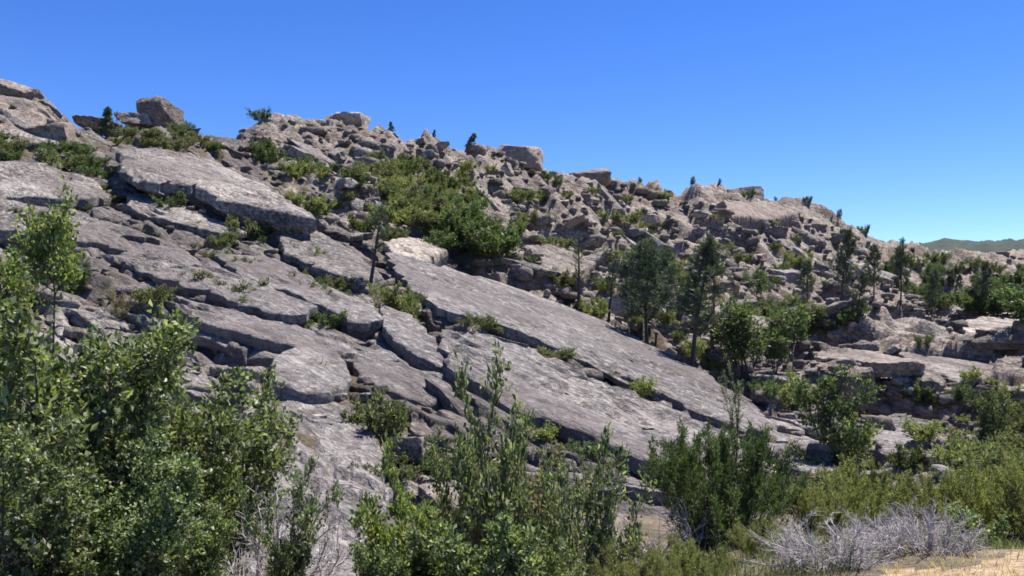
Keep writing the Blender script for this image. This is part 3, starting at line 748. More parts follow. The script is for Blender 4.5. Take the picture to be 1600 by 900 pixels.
def leaves(P, A, ln, wd, r, fold=0.25):
    n = len(P)
    S = unit(np.cross(A, r.normal(size=A.shape))); Nn = np.cross(A, S)
    l = (ln * r.uniform(0.45, 1.5, n))[:, None]; w = (wd * r.uniform(0.7, 1.2, n))[:, None]
    V = np.stack([P, P + A * l * 0.5 + S * w * 0.5 + Nn * w * fold, P + A * l, P + A * l * 0.5 - S * w * 0.5 + Nn * w * fold], 1).reshape(-1, 3)
    return V, np.arange(4 * n).reshape(n, 4)
def join(parts):
    V, Q, off = [], [], 0
    for v, q in parts: V.append(v); Q.append(q + off); off += len(v)
    return np.concatenate(V), np.concatenate(Q)
def plant(seed, h, stems=6, spread=0.6, up=0.6, base_r=0.1, n1=8, l1=0.35, a1=0.9, n2=0, l2=0.15, a2=0.8, f0=0.25, nleaf=14,
          leaf=(0.05, 0.03), scat=0.03, lup=0.3, rad=0.03, wob=0.10, twig=True, ns=5, taper=0.5, minlen=0.65, bare=0.0):
    r = np.random.default_rng(seed)
    az = np.arange(stems) / stems * 2 * math.pi + r.uniform(-0.6, 0.6, stems)
    tilt = spread * np.sqrt(r.uniform(0.03, 1, stems))
    D = np.stack([np.cos(az) * np.sin(tilt), np.sin(az) * np.sin(tilt), np.cos(tilt)], -1)
    P0 = np.stack([np.cos(az) * base_r, np.sin(az) * base_r, np.full(stems, -0.15)], -1) * r.uniform(0.3, 1, (stems, 1)); P0[:, 2] = -0.15
    L = h * r.uniform(minlen, 1.05, stems)
    S0 = grow(P0, D, L, 7, up, wob, r)
    wood = [tubes(S0, np.full(stems, rad), np.full(stems, rad * 0.25), ns)]
    p, t, tt, pi = along(S0, n1, f0, 1.0, r)
    ang = a1 * r.uniform(0.6, 1.25, len(p))
    S1 = grow(p, side_dir(t, ang, r), h * l1 * (1 - taper * tt) * r.uniform(0.6, 1.2, len(p)), 4, up * 0.7, wob, r)
    last = S1
    if twig: wood.append(tubes(S1, np.full(len(S1), rad * 0.34), np.full(len(S1), rad * 0.1), 3))
    if n2:
        p, t, tt, pi = along(S1, n2, 0.2, 1.0, r)
        S2 = grow(p, side_dir(t, a2 * r.uniform(0.6, 1.25, len(p)), r), h * l2 * r.uniform(0.6, 1.2, len(p)), 3, up * 0.4, wob, r)
        if twig: wood.append(tubes(S2, np.full(len(S2), rad * 0.14), np.full(len(S2), rad * 0.06), 3))
        last = S2
    lv = None
    if nleaf:
        if bare: last = last[r.uniform(0, 1, len(last)) > bare]
        p, t, tt, pi = along(last, nleaf, 0.15, 1.05, r)
        tops = along(S0, nleaf * 2, 0.75, 1.0, r)
        p = np.r_[p, tops[0]]; t = np.r_[t, tops[1]]
        p = p + r.normal(0, scat, p.shape)
        A = unit(t * 0.6 + r.normal(0, 0.7, p.shape) + np.array((0, 0, lup)))
        lv = leaves(p, A, leaf[0], leaf[1], r)
    return join(wood), lv
def pine(seed, h, nb=34, lb=0.30, f0=0.28, tuft=27, needle=(0.38, 0.07), lean=0.08, rad=0.022, droop=0.25, per=9, bare=0.0, cone=False):
    r = np.random.default_rng(seed)
    T = grow(np.array([[0, 0, -0.3]]), np.array([[lean * r.normal(), lean * r.normal(), 1.0]]), np.array([h + 0.3]), 12, 0.25, 0.035, r)
    wood = [tubes(T, np.array([h * rad]), np.array([h * rad * 0.12]), 8)]
    p, t, tt, _ = along(T, nb, f0, 0.99, r)
    az = r.uniform(0, 6.28, nb); el = 0.15 + 0.7 * (tt - f0) + r.normal(0, 0.15, nb)
    D = np.stack([np.cos(az) * np.cos(el), np.sin(az) * np.cos(el), np.sin(el)], -1)
    prof = np.clip(1.05 - tt, 0.10, 1) ** 0.6 * np.clip((tt - f0) * 4 + 0.45, 0, 1)
    if cone: prof = np.clip(1.03 - tt, 0.05, 1) ** 0.85
    S1 = grow(p, D, h * lb * prof * r.uniform(0.55, 1.25, nb), 5, droop, 0.10, r)
    wood.append(tubes(S1, np.full(nb, h * rad * 0.26), np.full(nb, h * rad * 0.06), 4))
    q, t1, t2, _ = along(S1, 5, 0.3, 1.0, r)
    S2 = grow(q, side_dir(t1, r.uniform(0.4, 1.0, len(q)), r), h * lb * 0.33 * r.uniform(0.5, 1.1, len(q)), 3, 0.5, 0.12, r)
    wood.append(tubes(S2, np.full(len(S2), h * rad * 0.09), np.full(len(S2), h * rad * 0.04), 3))
    if bare: S2 = S2[r.uniform(0, 1, len(S2)) > bare]
    p2, t3, _, _ = along(S2, per, 0.25, 1.02, r)
    p2 = np.repeat(p2, max(1, tuft // per), 0); t3 = np.repeat(t3, max(1, tuft // per), 0)
    A = unit(t3 * 0.7 + r.normal(0, 0.6, p2.shape) + np.array((0, 0, 0.25)))
    return join(wood), leaves(p2, A, needle[0], needle[1], r, 0.1)

PROTO = {}
def proto(key, made, lmat, wmat):
    (w, lv) = made
    PROTO[key] = (mk_mesh(key + '_stems', *w, wmat), mk_mesh(key + '_foliage', *lv, lmat, smooth=False) if lv is not None else None, np.percentile(w[0][:, 2] if lv is None else lv[0][:, 2], 99.7))
def put(key, name, pos, height, label, cat, group=None, rz=None, wide=1.0, parts=('stems', 'foliage'), wood=True):
    wm, lm, h0 = PROTO[key]
    s = height / h0
    rz = random.uniform(0, 6.28) if rz is None else rz
    props = dict(label=label, category=cat)
    if group: props['group'] = group
    if not wood:
        return link(name, lm, loc=pos, rot=(0, 0, rz), scale=(s * wide, s * wide, s), **props)
    e = link(name, None, loc=pos, rot=(0, 0, rz), scale=(s * wide, s * wide, s), **props)
    e.empty_display_size = 0.2
    link(parts[0], wm, parent=e)
    if lm: link(parts[1], lm, parent=e)
    return e

# foreground kinds
for i in range(4):
    proto('oak%d' % i, plant(500 + i, 3.0, stems=10, spread=0.62, up=0.30, n1=12, l1=0.24, a1=1.0, n2=8, l2=0.10, a2=1.0, nleaf=18, f0=0.15, leaf=(0.088, 0.060), scat=0.05, rad=0.032, bare=0.22, taper=0.45, minlen=0.55, lup=0.1), L_OAK, W_DARK)
for i in range(3):
    proto('shoots%d' % i, plant(520 + i, 2.0, stems=9, spread=0.34, up=0.35, n1=15, l1=0.16, a1=0.85, n2=3, l2=0.07, nleaf=10, f0=0.10, leaf=(0.080, 0.042), scat=0.03, rad=0.016, taper=0.6, minlen=0.4, wob=0.14, bare=0.15), L_GREY, W_BROWN)
    proto('yshoots%d' % i, plant(530 + i, 1.6, stems=9, spread=0.42, up=0.35, n1=14, l1=0.18, a1=0.85, n2=3, l2=0.08, nleaf=10, f0=0.10, leaf=(0.080, 0.048), scat=0.03, rad=0.014, taper=0.6, minlen=0.4, wob=0.14, bare=0.15), L_YELLOW, W_BROWN)
    proto('leafy%d' % i, plant(540 + i, 1.4, stems=12, spread=0.70, up=0.35, n1=12, l1=0.22, a1=0.9, n2=3, l2=0.10, nleaf=12, f0=0.10, leaf=(0.085, 0.055), scat=0.04, rad=0.014, taper=0.5, minlen=0.5, wob=0.14), L_OAK, W_BROWN)
for i in range(3):
    proto('broom%d' % i, plant(550 + i, 1.8, stems=44, spread=0.95, up=0.35, base_r=0.4, n1=12, l1=0.30, a1=0.5, nleaf=34, f0=0.10, leaf=(0.095, 0.022), scat=0.02, rad=0.010, taper=0.4, minlen=0.55, lup=0.5), L_BROOM, W_BROWN)
    proto('round%d' % i, plant(560 + i, 2.2, stems=60, spread=0.62, up=0.1, base_r=0.25, n1=16, l1=0.11, a1=0.9, nleaf=44, f0=0.10, leaf=(0.075, 0.018), scat=0.025, rad=0.012, taper=0.3, minlen=0.93, lup=0.4), L_ROUND, W_DARK)
    proto('deadbrush%d' % i, plant(570 + i, 1.0, stems=44, spread=1.35, up=0.2, base_r=0.25, n1=12, l1=0.35, a1=0.7, n2=5, l2=0.15, nleaf=0, f0=0.05, rad=0.022, wob=0.2), None, W_GREY)
    proto('brown%d' % i, plant(580 + i, 1.2, stems=14, spread=0.6, up=0.6, n1=10, l1=0.22, a1=0.7, nleaf=16, f0=0.15, leaf=(0.05, 0.022), scat=0.02, rad=0.010, bare=0.2), L_BROWN, W_BROWN)
proto('sapling', plant(590, 4.2, stems=2, spread=0.10, up=0.6, base_r=0.05, n1=14, l1=0.16, a1=1.0, n2=6, l2=0.06, nleaf=20, f0=0.84, minlen=0.9, leaf=(0.075, 0.05), scat=0.06, rad=0.035, taper=0.35), L_YELLOW, W_DARK)
# middle distance kinds
for i in range(4):
    proto('shrub%d' % i, plant(600 + i, 2.0, stems=12, spread=1.0, up=0.6, base_r=0.3, n1=9, l1=0.32, a1=0.8, nleaf=18, f0=0.08, leaf=(0.18, 0.10), scat=0.07, rad=0.02, ns=4, taper=0.3, minlen=0.6), L_DARK, W_DARK)
    proto('olive%d' % i, plant(610 + i, 1.4, stems=14, spread=1.15, up=0.5, base_r=0.4, n1=8, l1=0.32, a1=0.8, nleaf=18, f0=0.08, leaf=(0.15, 0.07), scat=0.06, rad=0.015, ns=4, taper=0.3, minlen=0.5), L_OLIVE, W_BROWN)
    proto('green%d' % i, plant(620 + i, 2.0, stems=12, spread=0.9, up=0.6, base_r=0.3, n1=9, l1=0.30, a1=0.8, nleaf=18, f0=0.08, leaf=(0.17, 0.09), scat=0.07, rad=0.02, ns=4, taper=0.3, minlen=0.5), L_BROOM, W_BROWN)
    proto('tree%d' % i, plant(630 + i, 6.0, stems=4, spread=0.35, up=0.4, base_r=0.15, n1=14, l1=0.27, a1=0.95, n2=5, l2=0.11, nleaf=9, f0=0.22, leaf=(0.28, 0.15), scat=0.12, rad=0.07, ns=5, taper=0.6), L_DARK, W_DARK)
for i in range(4):
    proto('pine%d' % i, pine(640 + i, 9.0, nb=46 + 4 * i), L_PINE, W_DARK)
    proto('farpine%d' % i, pine(650 + i, 6.0, nb=60, lb=0.30, f0=0.03, tuft=9, needle=(0.5, 0.18), droop=0.1, cone=True), L_PINE, W_DARK)
proto('wispypine', pine(660, 9.0, rad=0.032, nb=24, lb=0.20, f0=0.45, tuft=18, needle=(0.36, 0.06), bare=0.25), L_PINE, W_DARK)
proto('snag', pine(661, 7.0, rad=0.034, nb=18, lb=0.22, f0=0.3, tuft=18, needle=(0.3, 0.05), bare=0.7), L_OLIVE, W_DARK)
proto('redsnag', pine(662, 8.0, rad=0.028, nb=20, lb=0.16, f0=0.3, tuft=18, needle=(0.28, 0.05), bare=0.75), L_BROWN, W_RED)
proto('shoottree', plant(663, 5.0, stems=6, spread=0.18, up=0.5, base_r=0.15, n1=14, l1=0.14, a1=0.6, nleaf=14, f0=0.15, leaf=(0.14, 0.06), scat=0.05, rad=0.04, taper=0.6), L_GREY, W_BROWN)

def top_at(u, vtop, Y, minh=0.5):
    """ground point below photo column u at distance Y, and the height that reaches row vtop"""
    p = from_uY(u, Y); return p, max(minh, EYE + (HOR - vtop) / F * Y - p[2])
# ---- foreground: name, kind, column, row of the top, distance, widening, label, category
FG = [
 ('oak_shrub', 'oak0', -10, 462, 9.5, 0.95, 'tall bright green oak shrub at the left edge of the front bank', 'shrub'),
 ('oak_shrub', 'oak1', 130, 500, 11.0, 0.95, 'dense oak shrub standing second from the left edge', 'shrub'),
 ('oak_shrub', 'oak2', 240, 535, 11.5, 0.95, 'tall oak shrub third from the left edge', 'shrub'),
 ('oak_shrub', 'oak0', 318, 585, 12.0, 0.80, 'wide oak shrub whose right side meets the grey slab', 'shrub'),
 ('oak_shrub', 'oak3', 30, 640, 7.4, 0.95, 'dark low oak shrub in front at the bottom left corner', 'shrub'),
 ('oak_shrub', 'oak1', 190, 690, 8.0, 0.95, 'low oak shrub at the bottom edge with pale leaf clumps', 'shrub'),
 ('oak_shrub', 'oak2', 300, 790, 8.6, 0.85, 'lowest oak shrub at the bottom edge left of the slender sapling', 'shrub'),
 ('slender_tree', 'sapling', 62, 308, 13.5, 0.75, 'thin-trunked young tree rising above the left oak shrubs', 'tree'),
 ('slender_shrub', 'shoots0', 447, 720, 9.0, 0.60, 'slender grey-green shrub before the lower grey slab', 'shrub'),
 ('slender_shrub', 'yshoots0', 610, 692, 9.0, 0.62, 'yellow-green upright shrub at the right edge of the lower slab', 'shrub'),
 ('slender_shrub', 'yshoots1', 668, 788, 8.0, 0.90, 'short yellow-green shrub at the bottom edge, mid-left', 'shrub'),
 ('leafy_shrub', 'leafy0', 765, 796, 7.6, 0.95, 'bright green leafy shrub at the bottom centre', 'shrub'),
 ('leafy_shrub', 'leafy1', 590, 850, 7.4, 0.70, 'low leafy shrub at the bottom edge beside the lower slab', 'shrub'),
 ('slender_shrub', 'shoots1', 780, 552, 13.0, 0.50, 'tallest dark upright sapling in the centre of the bank', 'shrub'),
 ('slender_shrub', 'shoots2', 725, 668, 13.5, 0.50, 'shorter thin sapling just left of the tallest dark one', 'shrub'),
 ('slender_shrub', 'shoots0', 935, 680, 11.5, 0.62, 'many-stemmed grey-green shrub below the slab lip', 'shrub'),
 ('slender_shrub', 'shoots2', 872, 715, 12.5, 0.55, 'thin sapling between the tallest one and the many-stemmed shrub', 'shrub'),
 ('dry_shrub', 'brown0', 835, 705, 14.0, 0.8, 'dry brownish shrub among the centre saplings', 'shrub'),
 ('leafy_shrub', 'leafy2', 870, 852, 8.2, 0.95, 'low green shrub at the bottom edge, right of centre', 'shrub'),
 ('round_shrub', 'round0', 1122, 668, 18.5, 0.72, 'round dark green shrub standing alone at the slab foot', 'shrub'),
 ('broom_shrub', 'broom0', 1285, 755, 17.5, 0.85, 'feathery green broom right of the round dark shrub', 'shrub'),
 ('broom_shrub', 'broom1', 1345, 722, 18.5, 0.85, 'feathery green broom behind the grey dead brush', 'shrub'),
 ('broom_shrub', 'broom2', 1478, 735, 17.0, 0.85, 'feathery broom before the small grey slab on the right', 'shrub'),
 ('broom_shrub', 'broom0', 1565, 700, 17.0, 0.85, 'large feathery broom at the right edge', 'shrub'),
 ('broom_shrub', 'broom1', 1660, 700, 15.5, 0.85, 'feathery broom cut off by the right edge', 'shrub'),
 ('broom_shrub', 'broom2', 1075, 842, 11.0, 1.05, 'low spreading yellow-green broom below the round shrub', 'shrub'),
 ('broom_shrub', 'broom0', 985, 856, 9.5, 1.05, 'low yellow-green broom at the bottom edge left of the dead brush', 'shrub'),
 ('broom_shrub', 'broom1', 1185, 838, 12.0, 1.05, 'low yellow-green broom between round shrub and dead brush', 'shrub'),
 ('leafy_shrub', 'leafy1', 1505, 800, 10.0, 0.95, 'small green bush between dead brush and dry grass', 'shrub'),
 ('dead_brush', 'deadbrush0', 1405, 792, 9.2, 1.15, 'grey leafless brush heap beside the dry grass', 'dead brush'),
 ('dead_brush', 'deadbrush1', 1300, 832, 8.4, 1.3, 'low grey dead brush at the bottom edge, right half', 'dead brush'),
 ('dead_brush', 'deadbrush2', 1455, 835, 8.4, 1.0, 'grey dead brush nearest the bare dirt corner', 'dead brush'),
 ('dead_brush', 'deadbrush2', 1055, 762, 18.0, 0.9, 'grey dry brush at the left foot of the round shrub', 'dead brush'),
 ('dead_brush', 'deadbrush1', 395, 770, 10.0, 0.8, 'grey dry brush between the oak shrubs and the lower slab', 'dead brush'),
]
for nm, kd, u, vt, Y, wd, lab, cat in FG:
    p_, h_ = top_at(u, vt, Y)
    put(kd, nm, p_, h_, lab, cat, wide=wd, parts=('trunk', 'crown') if cat == 'tree' else ('stems', 'foliage'))

# ---- middle distance: column, row of the foot, height in photo rows
def mid(kind, name, u, v, hpx, label, cat='shrub', wide=1.0, group=None, y=None, rz=None):
    p_ = hit(u, v) if y is None else from_uY(u, y)
    h_ = hpx / F * p_[1]
    return put(kind, name, p_, h_, label, cat, group=group, wide=wide, rz=rz, parts=('trunk', 'crown') if cat == 'tree' else ('stems', 'foliage'))
MID = [
 ('pine0', 'pine_tree', 1078, 582, 215, 'tallest grey-green pine at the end of the long slab', 'tree', 1.0),
 ('pine1', 'pine_tree', 1010, 545, 165, 'pine just left of the tallest one behind the slab edge', 'tree', 1.1),
 ('pine2', 'pine_tree', 985, 520, 110, 'short pine at the left of the pine group', 'tree', 1.0),
 ('redsnag', 'dead_pine', 1113, 575, 185, 'reddish dead pine standing right of the tallest pine', 'tree', 0.8),
 ('tree0', 'bushy_tree', 1165, 600, 125, 'bushy green tree right of the reddish dead pine', 'tree', 1.35),
 ('tree1', 'bushy_tree', 1210, 590, 90, 'small dark tree behind the bushy one', 'tree', 0.9),
 ('wispypine', 'wispy_pine', 575, 452, 135, 'thin wispy pine growing alone on the bare slabs', 'tree', 0.9),
 ('snag', 'bare_snag', 902, 482, 105, 'dark half-bare snag at the upper slab edge', 'tree', 0.9),
 ('pine3', 'pine_tree', 1312, 478, 120, 'slim pine in the boulder field below the right summit', 'tree', 0.7),
 ('pine1', 'pine_tree', 1405, 490, 95, 'pine at the edge of the wooded spur', 'tree', 0.8),
 ('pine2', 'pine_tree', 1260, 480, 70, 'small pine left of the slim one in the boulder field', 'tree', 0.9),
 ('pine3', 'pine_tree', 1040, 520, 120, 'pine peeping out behind the tallest pine', 'tree', 0.9),
 ('tree0', 'bushy_tree', 1235, 560, 80, 'dark tree among the stones left of the thin pale ledge', 'tree', 1.0),
 ('pine0', 'pine_tree', 1340, 520, 80, 'small pine above the thin pale ledge', 'tree', 0.9),
 ('tree2', 'bushy_tree', 1185, 480, 60, 'small bushy tree in the boulder field above the pine group', 'tree', 1.0),
 ('snag', 'bare_snag', 1145, 540, 110, 'bare dark snag between reddish dead pine and bushy tree', 'tree', 0.7),
 ('tree1', 'bushy_tree', 1500, 640, 50, 'dark tree on the slope right of the cave', 'tree', 1.0),
 ('pine2', 'pine_tree', 1365, 470, 85, 'thin pine between the slim pine and the wooded spur', 'tree', 0.8),
 ('pine1', 'pine_tree', 1455, 500, 80, 'spindly pine in front of the wooded spur', 'tree', 0.8),
 ('pine3', 'pine_tree', 1530, 505, 80, 'spindly pine near the right edge of the wooded spur', 'tree', 0.8),
 ('wispypine', 'wispy_pine', 950, 500, 95, 'wispy pine between the half-bare snag and the pine group', 'tree', 0.9),
 ('shoottree', 'slender_tree', 1148, 690, 125, 'slender sapling tree at the right tip of the main slab', 'tree', 0.8),
 ('tree2', 'bushy_tree', 1290, 715, 140, 'full green tree below the thin pale ledge', 'tree', 1.1),
 ('green0', 'leafy_shrub', 1318, 722, 70, 'green bush right of the full tree below the ledge', 'shrub', 1.0),
 ('green1', 'leafy_shrub', 1240, 640, 60, 'green bush in the hollow between main slab and ledge', 'shrub', 1.0),
 ('tree3', 'bushy_tree', 1545, 705, 100, 'dark olive tree at the right behind the broom', 'tree', 0.9),
 ('shrub0', 'dark_shrub', 705, 755, 65, 'dark bush beside the small pale boulder', 'shrub', 1.1),
 ('olive0', 'olive_shrub', 595, 682, 70, 'olive bush at the upper right of the lower slab', 'shrub', 0.9),
 ('olive1', 'olive_shrub', 375, 478, 40, 'olive bush in a ledge of the left slabs', 'shrub', 1.0),
 ('olive2', 'olive_shrub', 240, 474, 28, 'low olive bush left of the ledge bush', 'shrub', 1.3),
 ('shrub1', 'dark_shrub', 505, 525, 38, 'dark bush above the mauve slab', 'shrub', 1.3),
 ('shrub2', 'dark_shrub', 567, 526, 26, 'small round grey bush on the slabs', 'shrub', 1.0),
 ('green2', 'leafy_shrub', 612, 488, 45, 'green bush at the foot of the wispy pine', 'shrub', 1.0),
 ('green3', 'leafy_shrub', 640, 508, 36, 'green bush just below the one by the wispy pine', 'shrub', 1.0),
 ('olive3', 'olive_shrub', 740, 512, 22, 'low tuft at the left end of the slab crack', 'shrub', 1.3),
 ('olive0', 'olive_shrub', 790, 528, 24, 'grey tuft further right in the slab crack', 'shrub', 1.3),
 ('olive1', 'olive_shrub', 868, 566, 24, 'tuft in the middle of the slab crack', 'shrub', 1.4),
 ('green0', 'leafy_shrub', 995, 620, 32, 'green tuft in the crack near the slab tip', 'shrub', 1.2),
 ('brown1', 'dry_shrub', 185, 500, 50, 'dry brown bush under the left ledges', 'shrub', 1.0),
 ('brown2', 'dry_shrub', 500, 600, 40, 'dry brown bush on the mauve slab', 'shrub', 1.2),
 ('shrub3', 'dark_shrub', 120, 462, 45, 'dark bush on the left slabs behind the young tree', 'shrub', 0.9),
 ('olive2', 'olive_shrub', 300, 450, 24, 'flat olive bush on the left slabs', 'shrub', 1.4),
 ('olive3', 'olive_shrub', 385, 378, 32, 'olive bush below the black hollow', 'shrub', 1.0),
 ('green1', 'leafy_shrub', 425, 375, 26, 'small green bush right of the one below the black hollow', 'shrub', 1.0),
 ('shrub0', 'dark_shrub', 268, 335, 34, 'dark bush left of the black hollow', 'shrub', 1.0),
 ('shrub1', 'dark_shrub', 1415, 735, 40, 'dark bush at the foot of the small grey slab', 'shrub', 0.9),
 ('shrub2', 'dark_shrub', 1440, 560, 20, 'small dark bush on the broad pale slab', 'shrub', 1.0),
 ('green2', 'leafy_shrub', 930, 500, 34, 'green bush right of the half-bare snag', 'shrub', 1.0),
 ('green3', 'leafy_shrub', 490, 415, 28, 'green bush on the pale stones of the left slope', 'shrub', 1.0),
]
for kd, nm, u, v, hp, lab, cat, wd in MID: mid(kd, nm, u, v, hp, lab, cat, wd)

# ---- ridge line plants
RIDGE = [
 ('farpine0', 'skyline_tree', 165, 192, 46, 'dark tree on the skyline left of the perched block', 'tree', 1.1),
 ('snag', 'bare_snag', 184, 190, 40, 'bare snag beside the skyline tree', 'tree', 0.5),
 ('farpine1', 'skyline_tree', 612, 214, 16, 'small tree on the middle skyline', 'tree', 1.1),
 ('farpine2', 'skyline_tree', 735, 240, 28, 'taller tree on the skyline above the green gully', 'tree', 1.3),
 ('farpine3', 'skyline_tree', 678, 226, 11, 'tiny tree between the two middle skyline ones', 'tree', 1.1),
 ('shrub0', 'dark_shrub', 408, 194, 22, 'dark bush on top of the blocky tan boulder', 'shrub', 1.2),
 ('tree1', 'skyline_tree', 935, 292, 18, 'lone tree on the descending skyline', 'tree', 1.0),
 ('tree1', 'skyline_tree', 1000, 302, 12, 'tiny tree in the dip before the right summit', 'tree', 1.2),
 ('tree3', 'skyline_tree', 1083, 318, 18, 'tree at the left foot of the right summit', 'tree', 1.0),
 ('tree3', 'skyline_tree', 1125, 310, 11, 'tree on the left shoulder of the right summit', 'tree', 1.0),
 ('shrub0', 'skyline_tree', 1172, 303, 17, 'tree at the very top of the right summit', 'tree', 1.0),
 ('farpine1', 'skyline_tree', 1190, 305, 12, 'tree next to the topmost one', 'tree', 1.2),
 ('tree1', 'skyline_tree', 1212, 312, 10, 'tree just past the right summit', 'tree', 1.1),
 ('shrub3', 'skyline_tree', 1262, 335, 11, 'small tree half way down the right skyline', 'tree', 1.1),
 ('tree3', 'skyline_tree', 1312, 368, 18, 'tree low on the right skyline', 'tree', 1.0),
 ('shrub3', 'skyline_tree', 1350, 380, 17, 'small tree where the skyline flattens', 'tree', 1.0),
 ('tree1', 'skyline_tree', 1410, 392, 14, 'tree at the right end of the rocky skyline', 'tree', 1.0),
]
def ridge_pt(u):
    l = np.linspace(math.log(60), math.log(420), 900)
    y = np.exp(l); x = (u - 800) / F * y; z = surf(np.full_like(l, u), l); k = int(np.argmax((z - EYE) / y)); return np.array((x[k], y[k], z[k]))
for kd, nm, u, v, hp, lab, cat, wd in RIDGE:
    p_ = ridge_pt(u); h_ = hp / F * p_[1]; p_[2] -= 0.22 * h_ if u > 900 else 0; put(kd, nm, p_, h_, lab, cat, wide=wd, parts=('trunk', 'crown') if cat == 'tree' else ('stems', 'foliage'))

# ---- scrub belts: countable bushes that share a look within each belt
MARKS = [(251, 165, 'perched square block'), (0, 150, 'left dome'), (400, 325, 'black hollow'), (575, 400, 'wispy pine'), (735, 225, 'middle skyline tree'), (805, 245, 'broad tan outcrop'),
         (915, 280, 'reddish outcrop'), (1165, 305, 'right summit'), (902, 440, 'half-bare snag'), (1060, 490, 'tallest pine'), (1113, 500, 'reddish dead pine'), (1312, 420, 'slim pine'), (1320, 552, 'thin pale ledge'),
         (1395, 600, 'cave'), (1405, 445, 'spur-edge pine'), (1600, 437, 'pinkish outcrop'), (1150, 650, 'slab-tip sapling'), (1122, 740, 'round shrub'), (641, 700, 'small pale boulder'), (1430, 700, 'small grey slab'),
         (780, 650, 'tallest sapling'), (490, 580, 'mauve slab'), (62, 350, 'young tree'), (1530, 460, 'right-edge pine'), (680, 400, 'long slab head'), (425, 195, 'blocky boulder'), (375, 460, 'ledge bush'), (1000, 360, 'middle of the field')]
def beside(u, v):
    mu, mv, ph = min(MARKS, key=lambda m: (m[0] - u) ** 2 + (m[1] - v) ** 2)
    d = math.degrees(math.atan2(v - mv, u - mu)) % 360
    far_ = 'just ' if math.hypot(u - mu, v - mv) < 55 else ''
    return far_ + ('right of', 'below right of', 'below', 'below left of', 'left of', 'above left of', 'above', 'above right of')[int((d + 22.5) // 45) % 8] + ' the ' + ph
def belt(poly, n, kinds, hm, name, label, group, cat='shrub', seed=0, wide=(0.9, 1.4), wood=False):
    r = np.random.default_rng(seed)
    us = [a for a, b in poly]; vs_ = [b for a, b in poly]; got = 0
    pts = []
    while len(pts) < n:
        u, v = r.uniform(min(us), max(us)), r.uniform(min(vs_), max(vs_))
        if in_poly(u, v, poly): pts.append((u, v))
    P, good = hits([a for a, b in pts], [b for a, b in pts])
    look = {'shrub': 'dark', 'olive': 'olive', 'green': 'bright green', 'tree': 'dark leafy', 'farpine': 'needle-leaved'}
    for i in range(len(P)):
        if not good[i]: continue
        kd = kinds[r.integers(len(kinds))]; h_ = r.uniform(*hm)
        lab = '%s %s %s, %s' % ('taller' if h_ > sum(hm) / 2 else 'smaller', look[kd.rstrip('0123456789')], label, beside(*pts[i]))
        put(kd, name, P[i], h_, lab, cat, group=group, wide=r.uniform(*wide), wood=wood, parts=('trunk', 'crown') if cat == 'tree' else ('stems', 'foliage'))
sh4 = ['shrub%d' % i for i in range(4)]; ol4 = ['olive%d' % i for i in range(4)]; gr4 = ['green%d' % i for i in range(4)]; tr4 = ['tree%d' % i for i in range(4)]; fp4 = ['farpine%d' % i for i in range(4)]
belt([(580, 270), (680, 258), (740, 300), (720, 380), (600, 350)], 64, gr4 + ol4, (0.9, 1.9), 'gully_shrub', 'bush in the gully', 'bushes in the green gully', seed=31)
belt([(700, 300), (760, 320), (792, 370), (790, 430), (730, 410), (690, 370)], 26, tr4 + sh4, (1.4, 3.0), 'gully_tree', 'tree in the gully', 'trees in the green gully', 'tree', seed=32)
belt([(-60, 218), (60, 226), (185, 262), (185, 292), (60, 258), (-60, 248)], 30, ol4 + sh4, (0.8, 1.7), 'belt_shrub', 'bush in the dome-foot belt', 'bushes below the left dome', seed=33)
belt([(185, 200), (300, 208), (350, 222), (350, 245), (240, 236), (185, 228)], 22, ol4 + sh4, (0.6, 1.3), 'saddle_shrub', 'bush in the saddle', 'bushes in the saddle', seed=34)
belt([(1375, 412), (1640, 420), (1640, 520), (1540, 505), (1440, 480), (1390, 450)], 110, tr4 + fp4 + sh4, (1.8, 4.0), 'spur_tree', 'tree on the wooded spur', 'trees on the wooded spur', 'tree', seed=35)
belt([(940, 430), (1090, 430), (1240, 560), (1200, 640), (1090, 580), (960, 500)], 34, sh4 + gr4, (0.8, 2.0), 'gully_shrub', 'bush under the pine group', 'bushes under the pines', seed=36)
belt([(380, 230), (900, 290), (1350, 380), (1360, 540), (1200, 540), (800, 430), (420, 340)], 150, sh4 + ol4 + gr4 + sh4, (0.7, 2.2), 'boulder_field_shrub', 'bush among the boulders', 'bushes in the boulder field', seed=37)
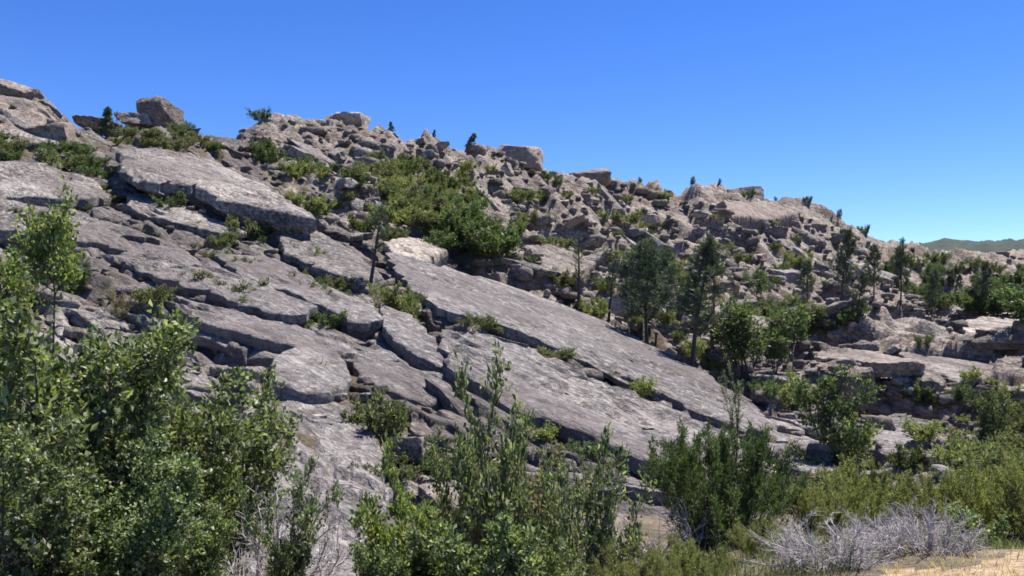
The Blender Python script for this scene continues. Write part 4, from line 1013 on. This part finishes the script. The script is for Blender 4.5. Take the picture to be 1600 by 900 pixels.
belt([(0, 290), (400, 300), (640, 480), (560, 560), (300, 470), (0, 420)], 75, ol4 + ol4 + sh4, (0.3, 0.9), 'ledge_shrub', 'tuft in the ledges', 'tufts in the left ledges', seed=38)
belt([(1440, 600), (1600, 620), (1600, 720), (1400, 700)], 20, ol4 + gr4, (0.5, 1.2), 'slope_shrub', 'bush on the cave slope', 'bushes below the cave', seed=39)
belt([(560, 690), (860, 690), (1000, 740), (1000, 850), (620, 850)], 20, ol4 + gr4 + sh4, (0.4, 0.9), 'hollow_shrub', 'bush in the shaded hollow', 'bushes in the hollow', seed=40)
belt([(1260, 720), (1420, 740), (1600, 730), (1600, 820), (1180, 800)], 26, gr4 + ol4, (0.5, 1.1), 'bank_shrub', 'bush behind the brooms', 'bushes behind the brooms', seed=41)

# ---- dry grass on the bank  at the right, and thin dry grass elsewhere
def grass(n, ufn, Yr, ln, wd, mat, name, label, seed):
    r = np.random.default_rng(seed)
    y = np.exp(r.uniform(math.log(Yr[0]), math.log(Yr[1]), n)); u = ufn(r, n)
    x = (u - 800) / F * y; z = ground_z(x, y)
    keep = noise2(x * 1.1, y * 1.1, seed) > -0.45
    P = np.stack([x, y, z - 0.02], -1)[keep]
    A = unit(np.stack([r.normal(0, 0.45, len(P)), r.normal(0, 0.45, len(P)), np.ones(len(P))], -1))
    return link(name, mk_mesh(name, *leaves(P, A, ln, wd, r, 0.05), mat, smooth=False), kind='stuff', label=label, category='grass')
grass(5000, lambda r, n: r.uniform(1380, 2100, n), (4.5, 8.0), 0.09, 0.008, L_STRAW, 'dry_grass', 'golden dry grass on the bank at the bottom right corner', 51)
grass(26000, lambda r, n: r.uniform(-300, 1330, n), (6.0, 24.0), 0.20, 0.012, L_OLIVE, 'weeds', 'thin olive weeds covering the shaded front bank', 52)
grass(5000, lambda r, n: r.uniform(1250, 1750, n), (8.2, 16.0), 0.15, 0.012, L_OLIVE, 'weeds', 'thin olive weeds round the dead brush at the bottom right', 53)

for me in [m for m in bpy.data.meshes if m.users == 0]: bpy.data.meshes.remove(me)
